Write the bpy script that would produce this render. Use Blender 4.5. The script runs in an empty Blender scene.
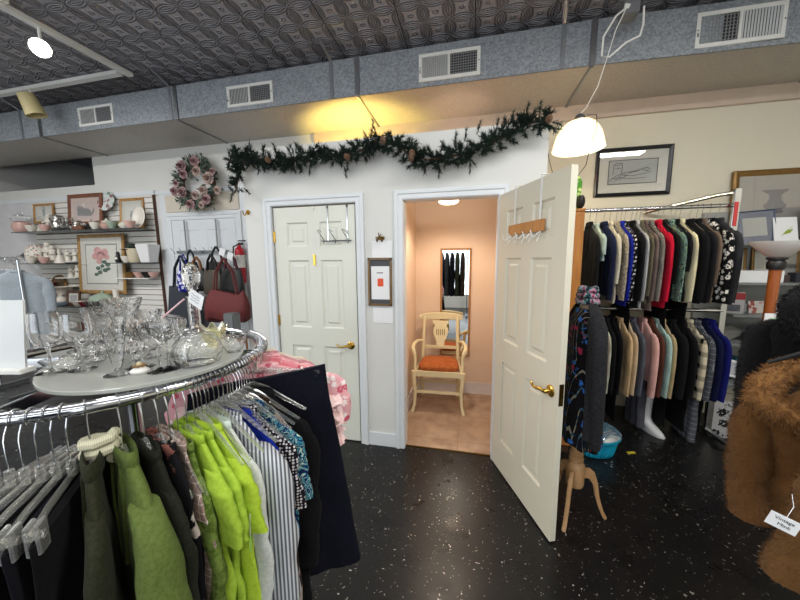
import bpy, bmesh, math, random
from mathutils import Vector, Matrix, noise as mnoise
random.seed(7)
PI = math.pi
sc = bpy.context.scene
COL = sc.collection
R = math.radians

# ------------------------------------------------------------------ mesh collector
class G:
    """collects shapes; out() links them as ONE mesh object"""
    def __init__(s, M=None):
        s.v, s.f, s.M = [], [], M
    def add(s, vs, fs, M=None):
        b = len(s.v)
        for p in vs:
            p = Vector(p)
            if M is not None: p = M @ p
            if s.M is not None: p = s.M @ p
            s.v.append(tuple(p))
        s.f.extend(tuple(i + b for i in f) for f in fs)
        return s
    def box(s, x0, x1, y0, y1, z0, z1, M=None):
        return s.add([(x0,y0,z0),(x1,y0,z0),(x1,y1,z0),(x0,y1,z0),(x0,y0,z1),(x1,y0,z1),(x1,y1,z1),(x0,y1,z1)],
                     [(0,3,2,1),(4,5,6,7),(0,1,5,4),(1,2,6,5),(2,3,7,6),(3,0,4,7)], M)
    def cbox(s, c, d, M=None):
        return s.box(c[0]-d[0]/2,c[0]+d[0]/2,c[1]-d[1]/2,c[1]+d[1]/2,c[2]-d[2]/2,c[2]+d[2]/2,M)
    def loft(s, rings, cap0=True, cap1=True, M=None, close=False):
        n = len(rings[0]); vs = [p for r in rings for p in r]; fs = []
        m = len(rings)
        for i in range(m if close else m-1):
            a, b = i*n, ((i+1) % m)*n
            for j in range(n):
                k = (j+1) % n
                fs.append((a+j, a+k, b+k, b+j))
        if not close:
            if cap0: fs.append(tuple(reversed(range(n))))
            if cap1: fs.append(tuple((m-1)*n + j for j in range(n)))
        return s.add(vs, fs, M)
    def lathe(s, prof, n=20, M=None, c=(0,0,0), cap0=True, cap1=True):
        rings = [[(c[0]+r*math.cos(2*PI*j/n), c[1]+r*math.sin(2*PI*j/n), c[2]+z) for j in range(n)] for r, z in prof]
        return s.loft(rings, cap0, cap1, M)
    def tube(s, pts, r, n=8, M=None, close=False, squash=None):
        pts = [Vector(p) for p in pts]; m = len(pts)
        rr = r if isinstance(r, (list, tuple)) else [r]*m
        rings = []; up = None
        for i, p in enumerate(pts):
            if close: t = pts[(i+1) % m] - pts[i-1]
            else: t = pts[min(i+1, m-1)] - pts[max(i-1, 0)]
            if t.length < 1e-9: t = Vector((0,0,1))
            t.normalize()
            if up is None:
                up = Vector((0,0,1)) if abs(t.z) < .9 else Vector((1,0,0))
            a = t.cross(up)
            if a.length < 1e-6: a = t.orthogonal()
            a.normalize(); b = a.cross(t).normalized(); up = b
            q = squash or (1, 1)
            rings.append([p + a*(rr[i]*q[0]*math.cos(2*PI*j/n)) + b*(rr[i]*q[1]*math.sin(2*PI*j/n)) for j in range(n)])
        return s.loft(rings, True, True, M, close)
    def prism(s, pts, t, M=None):
        """polygon in local xz (list of x,z) extruded along y from 0 to t"""
        n = len(pts)
        vs = [(x, 0, z) for x, z in pts] + [(x, t, z) for x, z in pts]
        fs = [tuple(range(n)), tuple(reversed(range(n, 2*n)))] + [(i, n+i, n+(i+1) % n, (i+1) % n) for i in range(n)]
        return s.add(vs, fs, M)
    def disc(s, c, rx, rz, t, n=20, M=None):
        return s.prism([(c[0]+rx*math.cos(2*PI*i/n), c[1]+rz*math.sin(2*PI*i/n)) for i in range(n)], t, M)
    def sphere(s, c, r, nu=12, nv=8, M=None, sc_=(1,1,1)):
        prof = [(r*math.sin(PI*i/nv), -r*math.cos(PI*i/nv)) for i in range(nv+1)]
        prof[0] = (r*.02, -r); prof[-1] = (r*.02, r)
        rings = [[(c[0]+a*sc_[0]*math.cos(2*PI*j/nu), c[1]+a*sc_[1]*math.sin(2*PI*j/nu), c[2]+z*sc_[2]) for j in range(nu)] for a, z in prof]
        return s.loft(rings, True, True, M)
    def mesh(s, name, mat, bev=0, seg=2, smooth=40, sub=0):
        me = bpy.data.meshes.new(name)
        me.from_pydata(s.v, [], s.f)
        bm = bmesh.new(); bm.from_mesh(me)
        bmesh.ops.recalc_face_normals(bm, faces=bm.faces)
        if bev:
            es = [e for e in bm.edges if len(e.link_faces) == 2 and e.calc_face_angle(0) > R(35)]
            bmesh.ops.bevel(bm, geom=es, offset=bev, segments=seg, affect='EDGES', clamp_overlap=True)
        bm.to_mesh(me); bm.free()
        me.materials.append(mat)
        me.shade_smooth(); me.set_sharp_from_angle(angle=R(smooth))
        return me
    def out(s, name, mat, parent=None, bev=0, seg=2, smooth=40, loc=None, rot=None, label=None, sub=0):
        o = bpy.data.objects.new(name, s.mesh(name, mat, bev, seg, smooth))
        COL.objects.link(o)
        if parent is not None: o.parent = parent
        if loc is not None: o.location = loc
        if rot is not None: o.rotation_euler = rot
        if label: o['label'] = label
        if sub:
            md = o.modifiers.new('sub', 'SUBSURF'); md.levels = sub; md.render_levels = sub
        return o

def thing(name, label, cat, loc=(0,0,0), rz=0, group=None, rot=None):
    o = bpy.data.objects.new(name, None); COL.objects.link(o)
    o.empty_display_size = .05
    o.location = loc; o.rotation_euler = rot if rot else (0, 0, rz)
    o['label'] = label; o['category'] = cat
    if group: o['group'] = group
    return o
def tag(o, label, cat, group=None, kind=None):
    o['label'] = label; o['category'] = cat
    if group: o['group'] = group
    if kind: o['kind'] = kind
    return o
def struct(o, label=None):
    o['kind'] = 'structure'
    if label: o['label'] = label; o['category'] = 'room'
    return o
def copy_thing(src, loc, label, rz=None):
    c = src.copy(); COL.objects.link(c); c.location = loc; c['label'] = label
    if rz is not None: c.rotation_euler = (0, 0, rz)
    for ch in list(src.children):
        d = ch.copy(); COL.objects.link(d); d.parent = c
        for g in list(ch.children):
            e = g.copy(); COL.objects.link(e); e.parent = d
    return c
def T(x, y, z): return Matrix.Translation((x, y, z))
def Rz(a): return Matrix.Rotation(a, 4, 'Z')
def Rx(a): return Matrix.Rotation(a, 4, 'X')
def Ry(a): return Matrix.Rotation(a, 4, 'Y')

# ------------------------------------------------------------------ materials
def s2l(c):
    if isinstance(c, str):
        c = [int(c[i:i+2], 16)/255 for i in (0, 2, 4)]
        c = [x/12.92 if x <= .04045 else ((x+.055)/1.055)**2.4 for x in c]
    return (c[0], c[1], c[2], 1)
class N:
    def __init__(s, name):
        s.m = bpy.data.materials.new(name); s.m.use_nodes = True
        s.t = s.m.node_tree; s.b = s.t.nodes['Principled BSDF']; s.o = s.t.nodes['Material Output']
    def n(s, ty, **k):
        x = s.t.nodes.new(ty)
        for a, v in k.items(): setattr(x, a, v)
        return x
    def l(s, a, b): s.t.links.new(a, b)
    def math(s, op, a, b=None, c=None):
        x = s.n('ShaderNodeMath', operation=op)
        for i, v in enumerate((a, b, c)):
            if v is None: continue
            if isinstance(v, (int, float)): x.inputs[i].default_value = v
            else: s.l(v, x.inputs[i])
        return x.outputs[0]
    def mix(s, fac, a, b):
        x = s.n('ShaderNodeMix', data_type='RGBA')
        for sock, v in ((x.inputs[0], fac), (x.inputs[6], a), (x.inputs[7], b)):
            if isinstance(v, (int, float)): sock.default_value = v
            elif isinstance(v, (tuple, list, str)): sock.default_value = s2l(v)
            else: s.l(v, sock)
        return x.outputs[2]
    def coord(s, scale=(1,1,1), kind='Object', rot=(0,0,0)):
        c = s.n('ShaderNodeTexCoord'); m = s.n('ShaderNodeMapping')
        m.inputs['Scale'].default_value = scale; m.inputs['Rotation'].default_value = rot
        s.l(c.outputs[kind], m.inputs[0]); return m.outputs[0]
    def noise(s, vec, scale, detail=3, rough=.6, dist=0):
        x = s.n('ShaderNodeTexNoise'); s.l(vec, x.inputs['Vector'])
        x.inputs['Scale'].default_value = scale; x.inputs['Detail'].default_value = detail
        x.inputs['Roughness'].default_value = rough; x.inputs['Distortion'].default_value = dist
        return x.outputs[0]
    def vor(s, vec, scale, out='Distance', feat='F1', rnd=1):
        x = s.n('ShaderNodeTexVoronoi', feature=feat); s.l(vec, x.inputs['Vector'])
        x.inputs['Scale'].default_value = scale; x.inputs['Randomness'].default_value = rnd
        return x.outputs[out]
    def ramp(s, fac, stops, interp='LINEAR'):
        x = s.n('ShaderNodeValToRGB'); x.color_ramp.interpolation = interp
        e = x.color_ramp.elements
        while len(e) < len(stops): e.new(.5)
        for q, (p, c) in zip(e, stops): q.position = p; q.color = s2l(c) if not isinstance(c, (int, float)) else (c, c, c, 1)
        s.l(fac, x.inputs[0]); return x.outputs[0]
    def xyz(s, vec):
        x = s.n('ShaderNodeSeparateXYZ'); s.l(vec, x.inputs[0]); return x.outputs
    def bump(s, h, strength=.3, dist=.01):
        x = s.n('ShaderNodeBump'); x.inputs['Strength'].default_value = strength; x.inputs['Distance'].default_value = dist
        s.l(h, x.inputs['Height']); s.l(x.outputs[0], s.b.inputs['Normal'])
    def base(s, c):
        if isinstance(c, (tuple, list, str)): s.b.inputs['Base Color'].default_value = s2l(c)
        else: s.l(c, s.b.inputs['Base Color'])
    def set(s, **k):
        nm = dict(rough='Roughness', metal='Metallic', spec='Specular IOR Level', sheen='Sheen Weight', trans='Transmission Weight', ior='IOR', coat='Coat Weight', em='Emission Strength', alpha='Alpha')
        for a, v in k.items(): s.b.inputs[nm[a]].default_value = v
        return s

_mc = {}
def plain(name, col, rough=.6, metal=0, var=.08, scale=6, bump=0, bscale=60, coat=0, spec=.5):
    if name in _mc: return _mc[name]
    m = N(name); v = m.coord()
    c = s2l(col)
    d = tuple(max(0, x*(1-var*2)) for x in c[:3]); e = tuple(min(1, x*(1+var)) for x in c[:3])
    m.base(m.mix(m.noise(v, scale), d, e))
    m.set(rough=rough, metal=metal, coat=coat, spec=spec)
    if bump: m.bump(m.noise(v, bscale, 4), bump, .005)
    _mc[name] = m.m
    return m.m
def fab(name, a, b=None, pat='solid', s=1, rough=.92, c=None, sheen=.02):
    if name in _mc: return _mc[name]
    m = N(name); v = m.coord(); b = b or a
    if pat == 'solid':
        k = s2l(a); col = m.mix(m.noise(v, 9), tuple(x*.82 for x in k[:3]), tuple(min(1, x*1.08) for x in k[:3]))
    elif pat == 'tweed':
        col = m.ramp(m.noise(v, 170*s, 2, .7), [(.40, a), (.60, b)])
    elif pat == 'stripe':      # vertical stripes following depth and width
        x = m.xyz(v); w = m.math('FRACT', m.math('MULTIPLY', m.math('ADD', x[0], x[1]), 90*s))
        col = m.ramp(w, [(0, a), (.48, a), (.52, b), (.97, b), (1, a)])
    elif pat == 'hstripe':
        x = m.xyz(v); w = m.math('FRACT', m.math('MULTIPLY', x[2], 60*s))
        col = m.ramp(w, [(0, a), (.45, a), (.52, b), (.95, b), (1, a)])
    elif pat == 'check':
        x = m.xyz(v); u = m.math('FRACT', m.math('MULTIPLY', x[0], 22*s)); w = m.math('FRACT', m.math('MULTIPLY', x[2], 22*s))
        t = m.math('MAXIMUM', m.math('LESS_THAN', u, .10), m.math('LESS_THAN', w, .10))
        col = m.mix(m.math('MULTIPLY', t, .75), a, b)
    elif pat == 'plaid':
        x = m.xyz(v); u = m.math('GREATER_THAN', m.math('FRACT', m.math('MULTIPLY', x[0], 9*s)), .72); w = m.math('GREATER_THAN', m.math('FRACT', m.math('MULTIPLY', x[2], 9*s)), .62)
        t = m.math('MULTIPLY', m.math('ADD', u, w), .5); col = m.ramp(t, [(0, a), (.5, c or b), (1, b)], 'CONSTANT')
        col = m.mix(t, a, b)
    elif pat == 'hound':
        x = m.xyz(v); u = m.math('FRACT', m.math('MULTIPLY', m.math('ADD', x[0], m.math('MULTIPLY', x[2], .35)), 26*s)); w = m.math('FRACT', m.math('MULTIPLY', x[2], 26*s))
        ua = m.math('GREATER_THAN', u, .5); wa = m.math('GREATER_THAN', w, .5)
        t = m.math('MULTIPLY', m.math('ADD', ua, wa), .5); col = m.ramp(t, [(0, a), (.3, b), (.8, b)], 'CONSTANT')
        col = m.mix(m.math('GREATER_THAN', t, .4), a, b)
    elif pat == 'dots':
        x = m.n('ShaderNodeTexVoronoi'); m.l(v, x.inputs['Vector']); x.inputs['Scale'].default_value = 95*s; x.inputs['Randomness'].default_value = .25
        col = m.mix(m.math('LESS_THAN', x.outputs['Distance'], .42), a, b)
    elif pat == 'floral':      # scattered ragged blossoms
        d = m.n('ShaderNodeTexVoronoi'); m.l(v, d.inputs['Vector']); d.inputs['Scale'].default_value = 13*s
        nz = m.noise(v, 60*s, 3)
        k = m.math('ADD', d.outputs['Distance'], m.math('MULTIPLY', m.math('SUBTRACT', nz, .5), .9))
        hue = m.xyz(d.outputs['Color'])[0]
        fl = m.mix(m.math('GREATER_THAN', hue, .5), b, c or b)
        col = m.mix(m.math('LESS_THAN', k, .40), a, fl)
        col = m.mix(m.math('LESS_THAN', k, .10), col, a)
    elif pat == 'paisley':
        n1 = m.noise(v, 9*s, 2, .5, 2.2)
        w = m.math('FRACT', m.math('MULTIPLY', n1, 9))
        col = m.ramp(w, [(0, a), (.30, b), (.42, c or b), (.55, a), (.72, b), (.9, a)], 'CONSTANT')
    elif pat == 'animal':
        n1 = m.noise(m.coord((1, 1, .55)), 22*s, 3, .6, .4)
        col = m.ramp(n1, [(0, a), (.46, a), (.50, b), (.58, c or b), (.62, a)], 'LINEAR')
    elif pat == 'leafstripe':  # dark cloth with thin coloured stripes and embroidered blooms
        x = m.xyz(v); w = m.math('FRACT', m.math('MULTIPLY', m.math('ADD', x[0], x[1]), 26*s))
        n2 = m.noise(v, 14, 2)
        line = m.mix(m.math('GREATER_THAN', n2, .5), (.03, .08, .12), (.22, .2, .15))
        col = m.mix(m.math('LESS_THAN', w, .13), a, line)
        d = m.n('ShaderNodeTexVoronoi'); m.l(v, d.inputs['Vector']); d.inputs['Scale'].default_value = 9*s
        k = m.math('ADD', d.outputs['Distance'], m.math('MULTIPLY', m.math('SUBTRACT', m.noise(v, 42, 3), .5), 1.3))
        hue = m.xyz(d.outputs['Color'])[1]
        col = m.mix(m.math('LESS_THAN', k, .26), col, m.mix(m.math('GREATER_THAN', hue, .45), b, c or b))
    m.base(col); m.set(rough=rough, sheen=sheen, spec=.12)
    m.bump(m.noise(v, 420, 2), .25, .002)
    _mc[name] = m.m
    return m.m
def glow(name, col, st):
    m = N(name); m.base((.9, .9, .9)); m.b.inputs['Emission Color'].default_value = s2l(col); m.set(em=st); return m.m
def clear(name, tint=(.96,.97,.97), edge=.55, rough=.03, face=.06):
    """thin clear glass or plastic: transparent face on, bright towards grazing edges"""
    m = N(name); t = m.n('ShaderNodeBsdfTransparent'); t.inputs[0].default_value = s2l(tint)
    g = m.n('ShaderNodeBsdfGlossy'); g.inputs['Roughness'].default_value = rough; g.inputs[0].default_value = (1, 1, 1, 1)
    d = m.n('ShaderNodeBsdfDiffuse'); d.inputs[0].default_value = s2l(tint)
    lw = m.n('ShaderNodeLayerWeight'); lw.inputs[0].default_value = edge
    f = m.math('MULTIPLY_ADD', lw.outputs['Facing'], .75, face); f.node.use_clamp = True
    gd = m.n('ShaderNodeMixShader'); gd.inputs[0].default_value = .16; m.l(g.outputs[0], gd.inputs[1]); m.l(d.outputs[0], gd.inputs[2])
    mx = m.n('ShaderNodeMixShader'); m.l(f, mx.inputs[0]); m.l(t.outputs[0], mx.inputs[1]); m.l(gd.outputs[0], mx.inputs[2])
    m.l(mx.outputs[0], m.o.inputs[0]); return m.m

WALLW = plain('painted white wall', 'D6D6D2', .75, var=.03, scale=2, bump=.06, bscale=90)
WALLWARM = plain('white wall with warm lamp tint', 'D8D2BE', .75, var=.03, scale=2, bump=.06, bscale=90)  # white wall with the pendant's warm light put into its colour
PEACH = plain('fitting room peach wall', 'E5CBB2', .8, var=.03, scale=2)
TRIMW = plain('white gloss trim paint', 'D9DDE0', .4, var=.05, scale=3)
DOORW = plain('cream door paint', 'D9DACF', .4, var=.03, scale=2)
DOORO = plain('open door paint', 'D3CEBC', .4, var=.03, scale=2)
BRASS = plain('polished brass', 'C9A24B', .25, 1, var=.1, scale=20)
OLDBR = plain('aged brass', '6E5527', .35, 1, var=.2, scale=40)
CHROME = plain('chrome', 'C9CCD1', .12, 1, var=.05)
STEEL = plain('brushed steel', 'A3A6AA', .3, 1, var=.08, scale=20)
WIREM = plain('hanger wire', 'C0C2C6', .2, 1, var=.05)
BLACKP = plain('black plastic', '131314', .45, var=.1)
WHITEP = plain('white plastic', 'E4E4E0', .45, var=.02)
GREYP = plain('grey plastic', '8E8E90', .5)
PAPER = plain('white paper', 'E8E9EA', .8, var=.02)
CLEARP = clear('clear hanger plastic', (.93,.93,.90), .5, .12, .16)
def real_glass(name, rough, bump=0):
    m = N(name); m.base((1, 1, 1)); m.set(rough=rough, trans=1, ior=1.46, spec=.5)
    if bump: m.bump(m.vor(m.coord(), 70, rnd=.4), bump, .004)
    return m.m
GLASS = real_glass('clear drinking glass', .0); CRYST = real_glass('cut crystal glass', .02, .35)
SHEETG = clear('sheet glass', (.93,.95,.94), .35, .04, .10)
def wood(name, a, b, rough=.45, sc_=(3, 3, .6), coat=.1):
    m = N(name); v = m.coord(sc_)
    m.base(m.ramp(m.noise(v, 9, 5, .65, .6), [(.3, a), (.7, b)])); m.set(rough=rough, coat=coat); return m.m
OAKF = wood('honey wood', '8A5B28', 'B07D3E'); DARKW = wood('dark wood', '3A2113', '5E3A22'); MIDW = wood('brown wood', '5B3521', '7A4B30')
GILT = plain('gilt frame', '8C6A37', .4, .5, var=.3, scale=60, bump=.4, bscale=90)
ORANGEW = wood('orange varnished wood', 'A46426', 'BF8038', .4, (4, 4, .4))
POLEW = wood('cherry lamp wood', '88431A', 'A65C2A', .25, (6, 6, .5), .4)
BIRCH = wood('pale turned wood', 'A87F55', 'C09A6E', .5)
CREAMP = plain('cream chair paint', 'E6D9AE', .45, var=.05, scale=10)
SEATF = fab('rust velvet', 'A4592E', 'B96B3C', 'tweed', .2)
GLASSPANE = clear('picture glass', (.97,.97,.97), .25, .02, .05)

# floor: black vinyl tiles with pale flecks
m = N('black speckled floor tile'); v = m.coord()
x = m.xyz(v)
fl = m.n('ShaderNodeTexVoronoi'); mp = m.n('ShaderNodeMapping'); mp.inputs['Scale'].default_value = (1, 1.5, 1)
nzv = m.n('ShaderNodeTexNoise'); m.l(v, nzv.inputs['Vector']); nzv.inputs['Scale'].default_value = 30
va = m.n('ShaderNodeVectorMath', operation='MULTIPLY_ADD'); m.l(nzv.outputs['Color'], va.inputs[0]); va.inputs[1].default_value = (.05, .05, 0); m.l(v, va.inputs[2])
m.l(va.outputs[0], mp.inputs[0]); m.l(mp.outputs[0], fl.inputs['Vector']); fl.inputs['Scale'].default_value = 55
rnd = m.xyz(fl.outputs['Color'])
sz = m.math('MULTIPLY', m.math('POWER', rnd[0], 2.0), .27)
fleck = m.math('LESS_THAN', fl.outputs['Distance'], sz)
fcol = m.mix(rnd[1], (.10, .085, .07), (.46, .43, .39))
basec = m.mix(m.noise(v, 3.5, 4), (.004, .004, .0044), (.0095, .009, .009))
tx = m.math('FRACT', m.math('MULTIPLY', x[0], 1/.3048)); ty = m.math('FRACT', m.math('MULTIPLY', x[1], 1/.3048))
edge = m.math('MAXIMUM', m.math('LESS_THAN', tx, .008), m.math('LESS_THAN', ty, .008))
col = m.mix(fleck, basec, fcol); col = m.mix(m.math('MULTIPLY', edge, .6), col, (.002, .002, .002))
m.base(col); rg = m.math('MULTIPLY_ADD', m.noise(v, 5, 4), .28, .16); m.l(rg, m.b.inputs['Roughness']); m.set(spec=.32)
m.bump(m.noise(v, 25, 3), .05, .004)
FLOORM = m.m
m = N('beige fitting room tile'); v = m.coord(); x = m.xyz(v)
tx = m.math('FRACT', m.math('MULTIPLY_ADD', x[0], 1/.457, .17)); ty = m.math('FRACT', m.math('MULTIPLY_ADD', x[1], 1/.457, .33))
edge = m.math('MAXIMUM', m.math('LESS_THAN', tx, .012), m.math('LESS_THAN', ty, .012))
col = m.ramp(m.noise(v, 5, 5), [(.35, '9C8069'), (.65, 'BDA28A')]); m.base(m.mix(m.math('MULTIPLY', edge, .6), col, '7A6350')); m.set(rough=.4)
BEIGET = m.m
# pressed tin ceiling: interlocking arcs with a rosette in every cell
m = N('pressed tin ceiling'); v = m.coord((5, 5, 5)); x = m.xyz(v)
def cell(o): return m.math('ABSOLUTE', m.math('SUBTRACT', m.math('MULTIPLY', m.math('FRACT', o), 2), 1))
a, b = cell(x[0]), cell(x[1])
def dist2(p, q): return m.math('SQRT', m.math('ADD', m.math('MULTIPLY', p, p), m.math('MULTIPLY', q, q)))
ia, ib = m.math('SUBTRACT', 1, a), m.math('SUBTRACT', 1, b)
dc = dist2(ia, ib)
def ridge(d, r, w): return m.math('SMOOTH_MAX', 0, m.math('SUBTRACT', 1, m.math('DIVIDE', m.math('ABSOLUTE', m.math('SUBTRACT', d, r)), w)), .1)
d1 = dist2(m.math('SUBTRACT', 2, a), b); d2 = dist2(a, m.math('SUBTRACT', 2, b))
h = m.math('MAXIMUM', ridge(d1, 1.43, .10), ridge(d2, 1.43, .10))
h = m.math('MAXIMUM', h, m.math('MULTIPLY', m.math('MAXIMUM', ridge(d1, 1.22, .09), ridge(d2, 1.22, .09)), .8))
h = m.math('MAXIMUM', h, m.math('MULTIPLY', m.math('MAXIMUM', ridge(a, 1, .07), ridge(b, 1, .07)), .6))
h = m.math('ADD', h, m.math('MULTIPLY', ridge(dist2(a, b), .14, .12), .7))
tx = m.math('FRACT', m.math('MULTIPLY', x[0], 1/3)); seam = m.math('LESS_THAN', tx, .012)
m.base(m.mix(m.noise(v, .6, 3), '5A575C', '6E6B70')); m.set(rough=.40, metal=.05)
m.base(m.mix(seam, m.mix(m.noise(v, .6, 3), '9B989F', 'ABA8AF'), '2A292C'))
m.bump(h, 1.0, .03)
TIN = m.m
# galvanised sheet metal
m = N('galvanised duct sheet'); v = m.coord()
vc = m.n('ShaderNodeTexVoronoi'); m.l(v, vc.inputs['Vector']); vc.inputs['Scale'].default_value = 75
q = m.xyz(vc.outputs['Color'])
m.base(m.mix(q[0], '7F858C', 'A4AAB1')); m.l(m.math('MULTIPLY_ADD', q[1], .25, .32), m.b.inputs['Roughness']); m.set(metal=.2)
GALV = m.m
m = N('dull duct underside'); v = m.coord()
m.base(m.ramp(m.noise(v, 60, 4, .8), [(.3, 'A6A29C'), (.7, 'C2BDB6')])); m.set(rough=.6, metal=.25); m.bump(m.noise(v, 200, 2), .2, .002)
GALVU = m.m

# ------------------------------------------------------------------ camera
F_PX, CAM_H = 312.0, 1.59
YAW, PITCH, ROLL = -.2207, .1303, -.0092
cam = bpy.data.cameras.new('camera'); cam.sensor_width = 36; cam.lens = F_PX/800*36; cam.clip_start = .02
camo = bpy.data.objects.new('camera', cam); COL.objects.link(camo)
camo.location = (0, 0, CAM_H)
fw = Vector((math.sin(YAW)*math.cos(PITCH), math.cos(YAW)*math.cos(PITCH), -math.sin(PITCH)))
r0 = Vector((math.cos(YAW), -math.sin(YAW), 0)); u0 = r0.cross(fw)
rr = r0*math.cos(ROLL) + u0*math.sin(ROLL); uu = u0*math.cos(ROLL) - r0*math.sin(ROLL)
camo.rotation_euler = Matrix((rr, uu, -fw)).transposed().to_euler()
sc.camera = camo
def at(px, py, X=None, Y=None, Z=None):
    """the point of a known plane seen at a photo position (measuring aid)"""
    d = fw + rr*((px-400)/F_PX) - uu*((py-300)/F_PX)
    t = X/d.x if X is not None else Y/d.y if Y is not None else (Z-CAM_H)/d.z
    return Vector((0, 0, CAM_H)) + d*t

# ------------------------------------------------------------------ room shell
D, B, HC = 2.409, 3.63, 3.5
X0, X1, Y0 = -7.6, 3.6, -3.0
struct(G().box(X0, X1, Y0, B+.1, -.1, 0).out('floor', FLOORM))
struct(G().box(-1.79, .40, D+.04, B, 0, .004).out('floor_fitting', BEIGET))
struct(G().box(X0, X1, Y0, B+1.8, HC, HC+.1).out('ceiling', TIN))
# back wall, with a dark opening high on the left
g = G()
g.box(-1.84, .45, B, B+.12, 0, HC); struct(g.out('wall_back', PEACH))
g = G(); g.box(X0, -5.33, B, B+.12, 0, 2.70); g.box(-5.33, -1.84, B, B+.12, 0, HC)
struct(g.out('wall_back_left', WALLW))
struct(G().box(.45, X1, B, B+.12, 0, HC).out('wall_back_right', WALLWARM))
struct(G().box(X0-.1, X0, Y0, B+2, 0, HC).out('wall_left', WALLW))
struct(G().box(X1, X1+.1, Y0, B+.1, 0, HC).out('wall_right', WALLWARM))
struct(G().box(X0, X1, Y0-.1, Y0, 0, HC).out('wall_front', WALLW))
struct(G().box(X0, -5.33, B+1.6, B+1.7, 2.2, HC).out('wall_far', plain('far room darkness', '121318', .8)))  # darkness of the room beyond is put into this near-black colour
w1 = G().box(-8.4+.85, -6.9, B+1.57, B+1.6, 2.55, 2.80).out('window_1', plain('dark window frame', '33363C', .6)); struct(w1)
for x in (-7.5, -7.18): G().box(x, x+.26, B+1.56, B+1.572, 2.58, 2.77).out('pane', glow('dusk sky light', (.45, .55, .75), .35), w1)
struct(G().box(-5.33, -5.21, B+.12, B+1.6, 2.2, HC).out('wall_far_side', plain('far room darkness', '121318', .8)))
struct(G().box(X0, -5.33, B+.12, B+1.6, 2.2, 2.28).out('wall_far_floor', plain('far room darkness', '121318', .8)))
# fitting room partition
g = G(); H = 2.04; t0, t1 = D, D+.115; PT = 2.51
LX0, LX1, RX0, RX1 = -1.6505, -.8934, -.512, .193
g.box(-1.9, LX0, t0, t1, 0, PT); g.box(LX1, RX0, t0, t1, 0, PT); g.box(RX1, .505, t0, t1, 0, PT)
g.box(LX0, LX1, t0, t1, H, PT); g.box(RX0, RX1, t0, t1, H, PT)
struct(g.out('wall_partition', WALLW))
struct(G().box(-1.9, -1.79, t1, B, 0, PT).out('wall_partition_left', WALLW))
struct(G().box(.395, .505, t1, B, 0, PT).out('wall_partition_right', PEACH))
struct(G().box(-.74, -.62, t1, B, 0, PT).out('wall_divider', PEACH))
# casings and baseboards
def casing(n, xa, xb, ztop, y, w=.068, t=.02):
    prof = [(.0, 0), (.0, t*.45), (.006, t*.62), (w*.5, t*.62), (w*.62, t), (w-.006, t), (w, t*.8), (w, 0)]
    rings = [[(xa-o, y-d, 0) for o, d in prof], [(xa-o, y-d, ztop+o) for o, d in prof], [(xb+o, y-d, ztop+o) for o, d in prof], [(xb+o, y-d, 0) for o, d in prof]]
    g = G().loft(rings)
    return struct(g.out(n, TRIMW, smooth=20))
casing('trim_1', LX0, LX1, H, D); casing('trim_2', RX0, RX1, H, D)
g = G()   # jamb linings of the two openings
for xa, xb in ((LX0, LX1), (RX0, RX1)):
    g.box(xa-.001, xa+.003, t0-.002, t1+.002, 0, H); g.box(xb-.003, xb+.001, t0-.002, t1+.002, 0, H); g.box(xa, xb, t0-.002, t1+.002, H-.003, H)
struct(g.out('trim_3', TRIMW))
g = G(); g.box(LX1+.068, RX0-.068, D-.012, D, 0, .12); g.box(-1.9, LX0-.068, D-.012, D, 0, .12); g.box(RX1+.068, .505, D-.012, D, 0, .12)
struct(g.out('baseboard_front', TRIMW, bev=.003))
g = G(); g.box(-.62, .395, B-.014, B, 0, .14); g.box(-.62, -.606, t1, B, 0, .14); g.box(.381, .395, t1, B, 0, .14)
struct(g.out('baseboard_fitting', plain('pinkish white paint', 'E3DAD6', .45), bev=.003))
struct(G().box(RX0-.03, RX1+.03, D+.03, D+.045, 0, .006).out('trim_4', OLDBR))     # threshold
# plank trim under the duct along the back wall, header moulding on the left
struct(G().box(-1.84, X1, B-.03, B, 2.945, 3.085).out('trim_5', plain('pale trim board', 'CBB9A8', .6, var=.1, scale=5), bev=.004))
struct(G().box(-5.33, -1.9, B-.02, B, 2.50, 2.545).out('trim_6', TRIMW, bev=.004))

# ------------------------------------------------------------------ panelled doors
def door_leaf(w, h, t=.035, six=True):
    """six-panel leaf, local x 0..w, y 0..-t toward the front, z 0..h"""
    st, mid = .115, .105
    xs = [0, st, (w-mid)/2, (w+mid)/2, w-st, w]
    zs = [0, .24, .84, 1.0, 1.58, 1.69, h-.125, h] if six else [0, .2, .9, 1.05, h-.12, h]
    bm = bmesh.new(); fr = []
    for y in (0, -t):
        V = [[bm.verts.new((x, y, z)) for x in xs] for z in zs]; fr.append(V)
        pans = []
        for i in range(len(zs)-1):
            for j in range(len(xs)-1):
                q = [V[i][j], V[i][j+1], V[i+1][j+1], V[i+1][j]]
                if y == 0: q.reverse()
                f = bm.faces.new(q)
                if i % 2 == 1 and j in (1, 3): pans.append(f)
        for f in pans:
            s = 1 if y == 0 else -1
            for th, d in ((.012, -.011), (.028, .0), (.014, .008)):
                bmesh.ops.inset_region(bm, faces=[f], thickness=th, depth=0, use_even_offset=True)
                bmesh.ops.translate(bm, verts=f.verts, vec=(0, s*d, 0))
    a, b = fr; nz, nx = len(zs)-1, len(xs)-1
    for j in range(nx):
        bm.faces.new([a[0][j], a[0][j+1], b[0][j+1], b[0][j]]); bm.faces.new([a[nz][j+1], a[nz][j], b[nz][j], b[nz][j+1]])
    for i in range(nz):
        bm.faces.new([a[i+1][0], a[i][0], b[i][0], b[i+1][0]]); bm.faces.new([a[i][nx], a[i+1][nx], b[i+1][nx], b[i][nx]])
    bmesh.ops.recalc_face_normals(bm, faces=bm.faces)
    me = bpy.data.meshes.new('leaf'); bm.to_mesh(me); bm.free(); return me
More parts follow.
